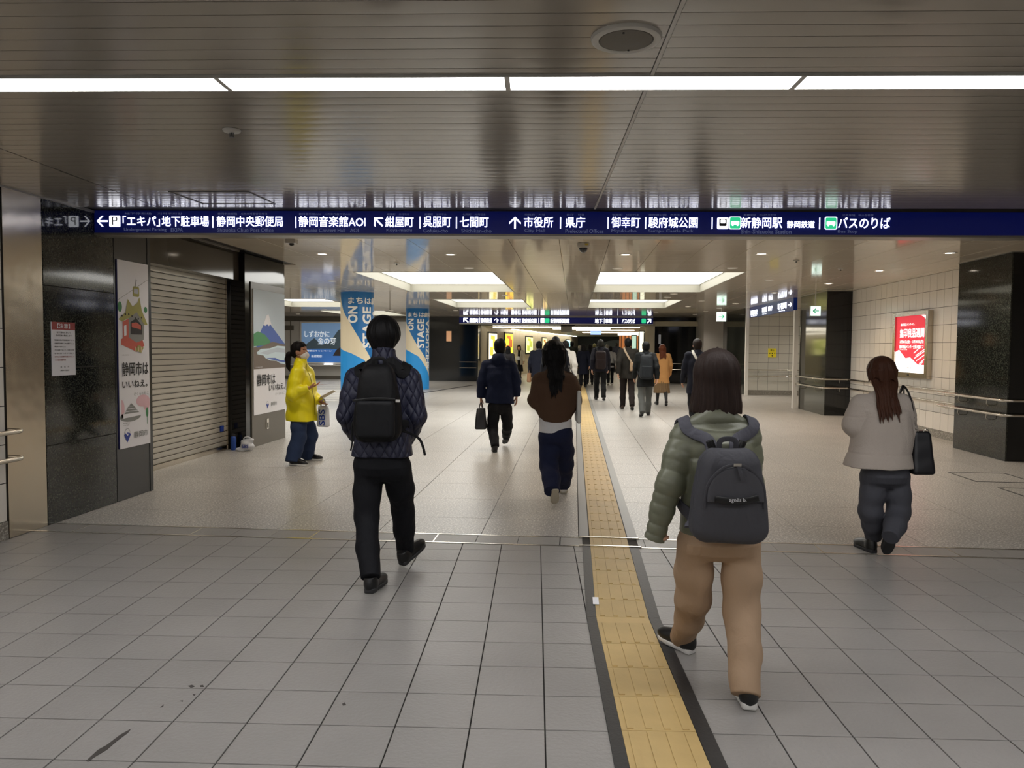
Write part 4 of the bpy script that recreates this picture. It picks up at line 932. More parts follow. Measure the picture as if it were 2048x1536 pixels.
def stain(pts, m, label):
    c = pts[0]; o = MB().prism(pts, .0002, .0012).build('floor_stain', m, kind='stuff'); return o
ms_ = mat('stain dark', (62, 58, 54), .6)
def flp(px, py):
    r = at(px, py, 1.)-CP; t = -CP.z/r.z; q = CP+r*t; return (q.x, q.y)
for pts in ([(172, 1522), (196, 1500), (214, 1490), (240, 1470), (262, 1458), (256, 1466), (232, 1484), (214, 1500), (190, 1514), (176, 1524)], [(376, 1372), (384, 1370), (390, 1373), (382, 1376)], [(400, 1371), (406, 1370), (408, 1374), (401, 1374)],
            [(684, 1408), (690, 1405), (692, 1410), (686, 1411)], [(320, 1415), (328, 1409), (326, 1414)], [(360, 1402), (366, 1401), (365, 1404)], [(385, 1388), (391, 1389), (388, 1392)]):
    stain([flp(*p) for p in pts], ms_, '')
q = [flp(*p) for p in ((1186, 1212), (1198, 1212), (1197, 1198), (1187, 1198))]
box('paper_scrap', (q[0][0], q[0][1], .0105), (q[1][0], q[2][1], .0115), M_paper, label='tiny white paper scrap stuck on the yellow tactile path', cat='litter')
# ================================================================== IMPLICIT SURFACE KIT (for people, clothes, bags)
def nets(vol, org, h):
    """surface nets: polygonise the zero level of a sampled distance field"""
    s = vol < 0
    nx, ny, nz = vol.shape
    c8 = [s[i:nx-1+i, j:ny-1+j, k:nz-1+k] for i in (0, 1) for j in (0, 1) for k in (0, 1)]
    al = c8[0].copy(); an = c8[0].copy()
    for c in c8[1:]: al &= c; an |= c
    m = an & ~al
    I, J, K = np.nonzero(m); n = len(I)
    if n == 0: return np.zeros((0, 3)), np.zeros((0, 4), int)
    idx = np.full(m.shape, -1, np.int32); idx[I, J, K] = np.arange(n)
    cv = {(i, j, k): vol[I+i, J+j, K+k] for i in (0, 1) for j in (0, 1) for k in (0, 1)}
    acc = np.zeros((n, 3)); cnt = np.zeros(n)
    for a in cv:
        for ax in range(3):
            if a[ax] == 0:
                b = list(a); b[ax] = 1; b = tuple(b); va, vb = cv[a], cv[b]
                cr = (va < 0) != (vb < 0)
                t = np.where(cr, va/np.where(cr, va-vb, 1), 0)
                p = np.zeros((n, 3)); p[:] = a; p[:, ax] = t
                acc += p*cr[:, None]; cnt += cr
    V = (np.stack([I, J, K], 1)+acc/cnt[:, None])*h+np.array(org)
    Fs = []
    for ax in range(3):
        sl0 = [slice(None)]*3; sl1 = [slice(None)]*3; sl0[ax] = slice(0, -1); sl1[ax] = slice(1, None)
        a, b = s[tuple(sl0)], s[tuple(sl1)]; cr = a != b
        o1, o2 = (ax+1) % 3, (ax+2) % 3
        P = np.array(np.nonzero(cr)).T
        P = P[(P[:, o1] > 0) & (P[:, o2] > 0) & (P[:, o1] < m.shape[o1]) & (P[:, o2] < m.shape[o2])]
        if not len(P): continue
        ins = a[P[:, 0], P[:, 1], P[:, 2]]
        q = []
        for d1, d2 in ((-1, -1), (0, -1), (0, 0), (-1, 0)):
            R = P.copy(); R[:, o1] += d1; R[:, o2] += d2; q.append(idx[R[:, 0], R[:, 1], R[:, 2]])
        q = np.stack(q, 1); q[~ins] = q[~ins][:, ::-1]; Fs.append(q)
    F = np.concatenate(Fs); F = F[(F >= 0).all(1)]
    return V, F
class Grid:
    def __init__(s, lo, hi, h):
        s.h = h; s.lo = np.array(lo, float); n = np.ceil((np.array(hi)-s.lo)/h).astype(int)+2
        s.ax = [s.lo[i]+h*np.arange(n[i]) for i in range(3)]; s.v = np.full(n, .2, np.float32)
    def region(s, lo, hi):
        sl = []
        for i in range(3):
            a = int(np.floor((lo[i]-s.lo[i])/s.h)); b = int(np.ceil((hi[i]-s.lo[i])/s.h))+1
            sl.append(slice(max(a, 0), max(min(b, len(s.ax[i])), max(a, 0)+1)))
        X = s.ax[0][sl[0]][:, None, None]; Y = s.ax[1][sl[1]][None, :, None]; Z = s.ax[2][sl[2]][None, None, :]
        return tuple(sl), X, Y, Z
    def add(s, f, lo, hi, k=.0, op='u', m=.03):
        lo = np.array(lo, float)-m-k; hi = np.array(hi, float)+m+k
        sl, X, Y, Z = s.region(lo, hi)
        if s.v[sl].size == 0: return s
        d = np.broadcast_to(f(X, Y, Z), s.v[sl].shape).astype(np.float32); a = s.v[sl]
        if op == 'u':
            if k > 0:
                hh = np.clip(.5+.5*(a-d)/k, 0, 1); s.v[sl] = a*(1-hh)+d*hh-k*hh*(1-hh)
            else: s.v[sl] = np.minimum(a, d)
        elif op == 's':
            if k > 0:
                hh = np.clip(.5-.5*(a+d)/k, 0, 1); s.v[sl] = a*(1-hh)-d*hh+k*hh*(1-hh)
            else: s.v[sl] = np.maximum(a, -d)
        elif op == 'i': s.v[sl] = np.maximum(a, d)
        elif op == '+': s.v[sl] = a+d
        return s
    def cap(s, a, b, ra, rb, k=.02, flat=0, sy=1.):
        a = np.array(a, float); b = np.array(b, float); r = max(ra, rb)*max(1, sy)
        return s.add(f_cap(a, b, ra, rb, flat, sy), np.minimum(a, b)-r, np.maximum(a, b)+r, k)
    def chain(s, pts, rs, k=.02, flat=0, rib=None, sy=1.):
        L = 0
        for i in range(len(pts)-1):
            fl_ = flat if i == len(pts)-2 else 0
            a = np.array(pts[i], float); b = np.array(pts[i+1], float); r = max(rs[i], rs[i+1])*max(1, sy)
            s.add(f_cap(a, b, rs[i], rs[i+1], fl_, sy, rib, L), np.minimum(a, b)-r, np.maximum(a, b)+r, k); L += np.linalg.norm(b-a)
        return s
    def ell(s, c, r, k=.0, op='u', R=None):
        c = np.array(c, float); q = max(r); return s.add(f_ell(c, r, R), c-q, c+q, k, op)
    def loft(s, secs, k=.0, rib=None, p=2.2, op='u'):
        """secs: (z, cx, cy, a, b) from low to high, flat ends"""
        S = np.array(secs, float)
        lo = (min(S[:, 1]-S[:, 3]), min(S[:, 2]-S[:, 4]), S[0, 0]); hi = (max(S[:, 1]+S[:, 3]), max(S[:, 2]+S[:, 4]), S[-1, 0])
        def f(X, Y, Z):
            z = Z; g = lambda j: np.interp(z.ravel(), S[:, 0], S[:, j]).reshape(z.shape)
            cx, cy, a, b = g(1), g(2), g(3), g(4)
            dx = np.abs(X-cx)/a; dy = np.abs(Y-cy)/b
            q = (dx**p+dy**p)**(1/p); d = (q-1)*np.minimum(a, b)
            if rib: d = d-rib[1]*(np.abs(np.sin(np.pi*(Z-rib[2]+.012*np.sin(9*X+2))/rib[0]))**.45-.75)
            return np.maximum(d, np.maximum(S[0, 0]-Z, Z-S[-1, 0]))
        return s.add(f, lo, hi, k, op)
    def noise(s, amp, f1=14., f2=23., seed=0, lo=None, hi=None):
        r = np.random.RandomState(seed); ph = r.rand(6)*6
        def f(X, Y, Z):
            w1 = np.sin(f1*X*.7+f1*Z*1.1+ph[0]+2*np.sin(5*Z+ph[1])+1.5*np.sin(7*X+ph[2])+Y*6)
            w2 = np.sin(f2*X*.8-f2*Z*.9+ph[3]+2*np.sin(8*Z+4*X+ph[4])-Y*9)
            return amp*(w1*.6+w2*.4)
        lo = s.lo if lo is None else lo; hi = [a[-1] for a in s.ax] if hi is None else hi
        return s.add(f, lo, hi, 0, '+', m=0)
    def mesh(s):
        v = s.v
        v[0] = v[-1] = .2; v[:, 0] = v[:, -1] = .2; v[:, :, 0] = v[:, :, -1] = .2
        return nets(v, s.lo, s.h)
    def sample(s, p):
        g = (np.array(p)-s.lo)/s.h; g = np.clip(g, 0, np.array(s.v.shape)-2.001); i = g.astype(int); t = g-i; v = 0.
        for a in (0, 1):
            for b in (0, 1):
                for c in (0, 1):
                    v += s.v[i[0]+a, i[1]+b, i[2]+c]*(t[0] if a else 1-t[0])*(t[1] if b else 1-t[1])*(t[2] if c else 1-t[2])
        return float(v)
    def push(s, p, off=.006, it=14):
        p = np.array(p, float); e = s.h
        for _ in range(it):
            d = s.sample(p)-off
            g = np.array([s.sample(p+np.eye(3)[i]*e)-s.sample(p-np.eye(3)[i]*e) for i in range(3)]); n = np.linalg.norm(g)
            if n < 1e-6 or abs(d) < .001: break
            p = p-g/n*max(min(d, .03), -.03)*.8
        return p
def f_cap(a, b, ra, rb, flat=0, sy=1., rib=None, L0=0.):
    ab = b-a; L2 = float(ab@ab)+1e-9; L = math.sqrt(L2)
    def f(X, Y, Z):
        x, y, z = X-a[0], (Y-a[1]), Z-a[2]
        t = (x*ab[0]+y*ab[1]+z*ab[2])/L2
        tc = np.clip(t, 0, None if flat else 1)
        tr = np.clip(t, 0, 1)
        r = ra+(rb-ra)*tr
        if rib is not None: r = r+rib[1]*(np.abs(np.sin(np.pi*(L0+tr*L)/rib[0]))**.45-.75)
        d = np.sqrt((x-tc*ab[0])**2+((y-tc*ab[1])/sy)**2+(z-tc*ab[2])**2)-r
        if flat: d = np.maximum(d, (t-1)*L)
        return d
    return f
def f_ell(c, r, R=None):
    def f(X, Y, Z):
        x, y, z = X-c[0], Y-c[1], Z-c[2]
        if R is not None: x, y, z = R[0][0]*x+R[0][1]*y+R[0][2]*z, R[1][0]*x+R[1][1]*y+R[1][2]*z, R[2][0]*x+R[2][1]*y+R[2][2]*z
        q = np.sqrt((x/r[0])**2+(y/r[1])**2+(z/r[2])**2)
        return (q-1)*min(r)
    return f
def f_box(c, h, r, R=None):
    def f(X, Y, Z):
        x, y, z = X-c[0], Y-c[1], Z-c[2]
        if R is not None: x, y, z = R[0][0]*x+R[0][1]*y+R[0][2]*z, R[1][0]*x+R[1][1]*y+R[1][2]*z, R[2][0]*x+R[2][1]*y+R[2][2]*z
        qx, qy, qz = np.abs(x)-h[0]+r, np.abs(y)-h[1]+r, np.abs(z)-h[2]+r
        return np.sqrt(np.maximum(qx, 0)**2+np.maximum(qy, 0)**2+np.maximum(qz, 0)**2)+np.minimum(np.maximum(qx, np.maximum(qy, qz)), 0)-r
    return f
def mesh_obj(name, V, F, mats, parent=None, mi=None, M=None, origin=None, **k):
    if M is not None:
        V = V@np.array(M.to_3x3()).T+np.array(M.translation)
    if origin is not None: V = V-np.array(origin)
    me = bpy.data.meshes.new(name); n = len(V); m = len(F); w = F.shape[1]
    me.vertices.add(n); me.vertices.foreach_set('co', V.astype(np.float32).ravel())
    me.loops.add(m*w); me.loops.foreach_set('vertex_index', F.astype(np.int32).ravel())
    me.polygons.add(m); me.polygons.foreach_set('loop_start', np.arange(m, dtype=np.int32)*w)
    me.polygons.foreach_set('use_smooth', np.ones(m, bool))
    for q in (mats if isinstance(mats, (list, tuple)) else [mats]): me.materials.append(q)
    if mi is not None: me.polygons.foreach_set('material_index', mi.astype(np.int32))
    me.update(calc_edges=True); me.validate()
    o = bpy.data.objects.new(name, me); COL.objects.link(o)
    if origin is not None: o.location = origin; BASE[o.name] = Matrix.Translation(Vector(origin))
    adopt(o, parent); tag(o, **k); return o

# ------------------------------------------------------------------ fabrics
def cloth(name, rgb, rough=.85, sheen=.0, bump=(220, .25, .002), quilt=None, spec=.25, crease=.32):
    m = mat(name, rgb, rough, bump=bump, spec=spec)
    if not m.get('c'):
        m['c'] = 1; nt = m.node_tree; N = nt.nodes; L = nt.links
        g = N.new('ShaderNodeNewGeometry'); mp = N.new('ShaderNodeMapping'); mp.inputs['Scale'].default_value = (1.2, 1.2, .62); mp.inputs['Rotation'].default_value = (.3, .5, .2)
        nz = N.new('ShaderNodeTexNoise'); nz.inputs['Scale'].default_value = 13; nz.inputs['Detail'].default_value = 2.5; nz.inputs['Distortion'].default_value = .7
        L.new(g.outputs['Position'], mp.inputs['Vector']); L.new(mp.outputs[0], nz.inputs['Vector'])
        bp = N.new('ShaderNodeBump'); bp.inputs['Strength'].default_value = crease; bp.inputs['Distance'].default_value = .03
        L.new(nz.outputs['Fac'], bp.inputs['Height']); fb = [n for n in N if n.type == 'BUMP' and n is not bp]
        if fb: L.new(bp.outputs[0], fb[0].inputs['Normal'])
        else: L.new(bp.outputs[0], N['Principled BSDF'].inputs['Normal'])
    if quilt and not m.get('q'):
        m['q'] = 1; nt = m.node_tree; N = nt.nodes; L = nt.links
        tc = N.new('ShaderNodeNewGeometry'); sx = N.new('ShaderNodeSeparateXYZ'); L.new(tc.outputs['Position'], sx.inputs[0])
        def mth(op, a, b=None):
            n = N.new('ShaderNodeMath'); n.operation = op
            for i, v in enumerate((a, b)):
                if v is None: continue
                if hasattr(v, 'is_linked'): L.new(v, n.inputs[i])
                else: n.inputs[i].default_value = v
            return n.outputs[0]
        xx = mth('ADD', sx.outputs['X'], mth('MULTIPLY', sx.outputs['Y'], .6)); k = math.pi/quilt
        a = mth('ABSOLUTE', mth('SINE', mth('MULTIPLY', mth('ADD', xx, mth('MULTIPLY', sx.outputs['Z'], .62)), k)))
        b = mth('ABSOLUTE', mth('SINE', mth('MULTIPLY', mth('SUBTRACT', xx, mth('MULTIPLY', sx.outputs['Z'], .62)), k)))
        h = mth('POWER', mth('MULTIPLY', a, b), .35)
        bp = N.new('ShaderNodeBump'); bp.inputs['Strength'].default_value = .9; bp.inputs['Distance'].default_value = .014
        L.new(h, bp.inputs['Height']); cr_ = [n for n in N if n.type == 'BUMP' and n is not bp and not n.inputs['Normal'].is_linked]; L.new(cr_[0].outputs[0], bp.inputs['Normal']); L.new(bp.outputs[0], N['Principled BSDF'].inputs['Normal'])
    return m
def skin(rgb=(196, 150, 124)): return mat('skin %d' % rgb[0], rgb, .5, spec=.4, bump=(300, .1, .001))
M_eye = mat('eye white', (225, 222, 218), .2); M_iris = mat('iris dark', (26, 18, 14), .15); M_lip = mat('lips', (150, 84, 78), .5)
def hairmat(rgb):
    m = mat('hair %d %d' % (rgb[0], rgb[1]), rgb, .5, spec=.15)
    if not m.get('h'):
        m['h'] = 1; nt = m.node_tree; N = nt.nodes; L = nt.links
        g = N.new('ShaderNodeNewGeometry'); mp = N.new('ShaderNodeMapping'); mp.inputs['Scale'].default_value = (1, 1, .06)
        nz = N.new('ShaderNodeTexNoise'); nz.inputs['Scale'].default_value = 170; nz.inputs['Detail'].default_value = 2
        L.new(g.outputs['Position'], mp.inputs['Vector']); L.new(mp.outputs[0], nz.inputs['Vector'])
        bp = N.new('ShaderNodeBump'); bp.inputs['Strength'].default_value = .6; bp.inputs['Distance'].default_value = .004
        L.new(nz.outputs['Fac'], bp.inputs['Height']); L.new(bp.outputs[0], N['Principled BSDF'].inputs['Normal'])
    return m

# ------------------------------------------------------------------ figure
# joints are in the figure's own frame: origin on the floor, +Y the way it faces, +X its right side (metres)
def rotz(p, a): return np.array([p[0]*math.cos(a)-p[1]*math.sin(a), p[0]*math.sin(a)+p[1]*math.cos(a), p[2]])
def hand_chains(wr, el, side, s=1., curl=.5, palm_dir=None):
    """capsules of a hand hanging from wrist wr, forearm from el; side +1 right, -1 left. Palm faces the thigh."""
    wr = np.array(wr, float); d = wr-np.array(el, float); d /= np.linalg.norm(d)
    n = np.array(palm_dir if palm_dir is not None else (-side, 0, 0), float); n -= d*(n@d); n /= np.linalg.norm(n)   # palm normal
    w_ = np.cross(d, n)
    if palm_dir is None and w_[1] < 0: w_ = -w_                       # thumb side forward
    out = []
    pc = wr+d*.045*s
    for k in (-1, 0, 1): out.append((wr+w_*k*.016*s+d*.008*s, pc+w_*k*.024*s+d*.04*s, .014*s, .0125*s))
    for k, (o, L) in enumerate(((.031, .068), (.0105, .076), (-.0105, .07), (-.031, .055))):
        b = wr+d*.088*s+w_*o*s; a1 = curl*.5; c = b
        ang = 0.
        for j, (fr_, r0) in enumerate(((.45, .0092), (.32, .0085), (.23, .0075))):
            ang += a1*(1, 1.1, .7)[j]; e = c+(d*math.cos(ang)+n*math.sin(ang))*L*fr_*s*1.05
            out.append((c, e, r0*s, (r0-.0007)*s)); c = e
    b = wr+d*.028*s+w_*.026*s; m_ = b+(d*.6+w_*.62+n*.35)*.038*s; e = m_+(d*.92+w_*.1+n*.4)*.03*s; t = e+(d*.95+n*.35-w_*.08)*.022*s
    out += [(b, m_, .0135*s, .0115*s), (m_, e, .011*s, .01*s), (e, t, .0098*s, .0082*s)]
    return out
def head_funcs(G, c, Rm, s, face=True):
    """adds skull, jaw, nose, ears to grid G. Rm rows: local axes in grid frame (x right, y fwd, z up)"""
    c = np.array(c, float); Rt = np.array(Rm).T
    W = lambda p: c+Rt@(np.array(p)*s)
    E = lambda p, r, k, op='u': G.ell(W(p), [q*s for q in r], k, op, R=Rm)
    E((0, -.012, .032), (.077, .096, .090), 0); E((0, .022, -.045), (.057, .066, .066), .03*s); E((0, .03, -.015), (.064, .064, .06), .02*s)
    G.cap(W((0, .088, .004)), W((0, .106, -.030)), .007*s, .0115*s, .012*s)
    E((.078, -.008, -.012), (.010, .02, .032), .006*s); E((-.078, -.008, -.012), (.010, .02, .032), .006*s)
    E((.032, .098, .002), (.017, .012, .010), .012*s, 's'); E((-.032, .098, .002), (.017, .012, .010), .012*s, 's')
    E((.032, .078, .001), (.013, .013, .012), .002*s); E((-.032, .078, .001), (.013, .013, .012), .002*s)
    E((0, .088, -.058), (.022, .010, .009), .005*s); E((0, .078, -.083), (.02, .016, .014), .012*s)
def head_mi(V, F, c, Rm, s):
    cen = V[F].mean(1); L = (cen-np.array(c))@np.array(Rm).T/s; x, y, z = L[:, 0], L[:, 1], L[:, 2]
    mi = np.zeros(len(F), int)
    de = np.sqrt(((np.abs(x)-.032)/.0125)**2+((z-.001)/.0055)**2)
    mi[(de < 1) & (y > .078)] = 1
    mi[(np.sqrt((np.abs(x)-.032)**2+(z-.001)**2) < .006) & (y > .08)] = 2
    mi[(np.abs(x) < .022) & (np.abs(z+.058) < .0075) & (y > .086)] = 3
    mi[(np.abs(np.abs(x)-.033) < .02) & (np.abs(z-.026-.1*(.02-np.abs(np.abs(x)-.033))) < .0045) & (y > .06)] = 4
    return mi
def hair(kind, c, Rm, s, h, rgb, parent, Mw, name='hair', seed=0, length=.0, width=1., back=0.):
    """kind: short, bowl, bob, long, pony, cap"""
    c = np.array(c, float); Rt = np.array(Rm).T; W = lambda p: c+Rt@(np.array(p)*s)
    low = {'short': .16, 'bowl': .18, 'bob': .28, 'long': .3+length, 'pony': .42, 'cap': .17}[kind]
    G = Grid(c-np.array((.2, .28, low+.05)), c+np.array((.2, .2, .17)), h)
    E = lambda p, r, k=.0, op='u': G.ell(W(p), [q*s for q in r], k, op, R=Rm)
    if kind in ('short', 'cap'):
        E((0, -.018, .040), (.089, .106, .098)); E((0, -.045, -.03), (.078, .07, .075), .03)
    elif kind == 'bowl':
        E((0, -.016, .036), (.102, .112, .104)); E((0, -.03, .0), (.101, .098, .078), .03); E((0, -.055, -.05), (.074, .06, .06), .02)
    else:
        E((0, -.014, .038), (.091*width, .106, .100))
    def L(X, Y, Z):
        x, y, z = X-c[0], Y-c[1], Z-c[2]
        return [(Rm[i][0]*x+Rm[i][1]*y+Rm[i][2]*z)/s for i in range(3)]
    if kind == 'bob':
        zb = -.155-length
        G.add(lambda X, Y, Z: (lambda x, y, z: np.maximum((np.sqrt(((x/((.094+.014*np.clip(-z/.12, 0, 1))*width))**2+((y+.018)/(.108+.004*np.clip(-z/.1, 0, 1)))**2)/np.sqrt(np.clip(1-(np.clip(z, 0, 1)/.138)**2, .002, 1))**2)-1)*.09*s, np.maximum(z-.139, zb-z+.0022*np.sin(60*x+3))*s))(*L(X, Y, Z)), c-np.array((.13, .15, .2+length)), c+np.array((.13, .15, .16)), .03)
    if kind in ('long',):
        n = length
        G.add(lambda X, Y, Z: (lambda x, y, z: np.maximum((np.sqrt((x/((.094-.018*np.clip((-z-.12)/max(n, .05), 0, 1))*width))**2+((y+.035+.30*back*np.clip(-z, 0, .4)-.0*z)/(.085-.045*np.clip((-z-.05)/.12, 0, 1)))**2)-1)*.07*s, np.maximum(z-.03, -.11-n-z+.035*np.abs(np.sin(26*x+seed))+.02*np.sin(61*x))*s))(*L(X, Y, Z)), c-np.array((.13, .2, .14+n)), c+np.array((.13, .15, .1)), .03)
    if kind == 'pony':
        E((0, -.05, -.03), (.07, .06, .06), .03)
        G.chain([W((0, -.11, -.02)), W((0, -.15, -.04)), W((0, -.165, -.1)), W((0, -.155, -.19)), W((0, -.14, -.25))], [.026, .034, .036, .028, .008], .012)
    # cut the face and the ears free
    if kind in ('short', 'bowl', 'cap', 'pony'):
        zf = {'short': .045, 'bowl': .03, 'cap': .05, 'pony': .07}[kind]
        G.add(lambda X, Y, Z: (lambda x, y, z: np.maximum(np.maximum(.035-y+.25*np.clip(-z, 0, 1), z-zf-.35*(y-.09)), -1)*s)(*L(X, Y, Z)), c-.2, c+.2, .012, 's')
        if kind != 'bowl':
            E((.085, .0, -.03), (.03, .035, .045), .01, 's'); E((-.085, .0, -.03), (.03, .035, .045), .01, 's')
    else:
        zf = .045
        G.add(lambda X, Y, Z: (lambda x, y, z: np.maximum(np.maximum(.05-y, z-zf-.2*(y-.09)), np.abs(x)-.062)*s)(*L(X, Y, Z)), c-np.array((.2, .2, .4+length)), c+.2, .012, 's')
    # strand relief
    def st(X, Y, Z):
        x, y, z = L(X, Y, Z); a = np.arctan2(x, -y-.02)
        return (.0016*np.sin(a*34+2*np.sin(z*18+seed))+.0022*np.sin(a*13+3*np.sin(z*9+seed)))*np.clip(1.2-np.clip((z-.05)/.08, 0, 1), .2, 1)
    if h < .008: G.add(st, G.lo, [q[-1] for q in G.ax], 0, '+', m=0)
    V, F = G.mesh()
    return mesh_obj(name, V, F, hairmat(rgb), parent, M=Mw)
def shoe(parent, heel, toe, up, s, h, mu, ms, Mw, boot=0., name='shoe'):
    """heel/toe: points on the underside of the sole"""
    heel = np.array(heel, float); toe = np.array(toe, float); y = toe-heel; L = np.linalg.norm(y); y /= L; z = np.array(up, float); z -= y*(z@y); z /= np.linalg.norm(z); x = np.cross(y, z)
    R = Matrix((( x[0], y[0], z[0], heel[0]), (x[1], y[1], z[1], heel[1]), (x[2], y[2], z[2], heel[2]), (0, 0, 0, 1)))
    lo, hi = (-.08, -.05, -.01), (.08, L+.04, .16+boot)
    G = Grid(lo, hi, h)
    w0 = .042*s
    G.ell((0, L*.74, .034), (w0*1.02, L*.28, .036*s), 0); G.ell((0, L*.17, .05), (w0*.86, L*.2, .052*s), .03); G.ell((0, L*.42, .05), (w0*.86, L*.3, .042*s), .03)
    G.cap((0, L*.17, .05), (0, L*.15, .095*s+boot), .038*s, .036*s, .02, 1)
    G.add(lambda X, Y, Z: .012-Z, lo, hi, 0, 'i', m=0)
    V, F = G.mesh(); o = mesh_obj(name, V, F, mu, parent, M=Mw@R)
    G = Grid(lo, (.08, L+.04, .06), h)
    def sole(X, Y, Z):
        t = np.clip(Y/L, 0, 1); wv = w0*(.80+.25*np.sin(np.clip((t-.25)/.75, 0, 1)*math.pi)**1.+.10*np.clip(1-t*3, 0, 1))
        ey = np.clip((Y-L*.82)/(L*.18), 0, 1); eb = np.clip((L*.12-Y)/(L*.12), 0, 1); wv = wv*np.sqrt(np.clip(1-.86*ey**2-.7*eb**2, .02, 1))
        d = np.maximum(np.abs(X)-wv, np.maximum(-Y, Y-L))
        return np.maximum(d, np.maximum(-Z, Z-.024-.006*np.clip(1-t*3, 0, 1)))
    G.add(sole, (-.07, -.02, -.0), (.07, L+.02, .035), 0)
    V, F = G.mesh(); p = mesh_obj('sole', V, F, ms, o, M=Mw@R)
    return o
def catmull(P, n=6):
    P = [np.array(p, float) for p in P]; Q = [2*P[0]-P[1]]+P+[2*P[-1]-P[-2]]; out = []
    for i in range(1, len(Q)-2):
        for k in range(n):
            t = k/n; a, b, c, d = Q[i-1:i+3]
            out.append(.5*((2*b)+(-a+c)*t+(2*a-5*b+4*c-d)*t*t+(-a+3*b-3*c+d)*t**3))
    out.append(P[-1]); return out
def pose(h=1.7, step=.30, lead=1, swing=.22, wide=.09, lift=0.):
    """walking pose; lead=+1: right leg in front"""
    s = h/1.7; J = dict(s=s, h=h)
    J['hip'] = (0, 0, .90*s); J['neck'] = (0, .02*s, 1.43*s); J['head'] = (0, .045*s, (h-.137*s))
    for sd, n in ((1, 'R'), (-1, 'L')):
        f = 1 if sd == lead else -1
        J['sh'+n] = (sd*.17*s, .0, 1.375*s)
        J['el'+n] = (sd*.225*s, (-.07-f*swing*.5)*s, 1.12*s); J['wr'+n] = (sd*.235*s, (.02-f*swing)*s, .87*s+abs(swing)*.04)
        J['hp'+n] = (sd*.085*s, 0, .88*s)
        if f > 0: J['kn'+n] = (sd*wide*s, (step*.62+.02)*s, .49*s); J['an'+n] = (sd*wide*s, step*s, .085*s); J['heel'+n] = (sd*wide*s, step*s-.06*s, .0); J['toe'+n] = (sd*(wide+.03)*s, step*s+.19*s, .02)
        else: J['kn'+n] = (sd*wide*s, -.02*s, .47*s); J['an'+n] = (sd*wide*s, -step*s-.02, (.14+lift)*s); J['heel'+n] = (sd*wide*s, -step*s-.05*s, (.075+lift)*s); J['toe'+n] = (sd*(wide+.02)*s, -step*s+.17*s, 0.+lift*.5)
    return J
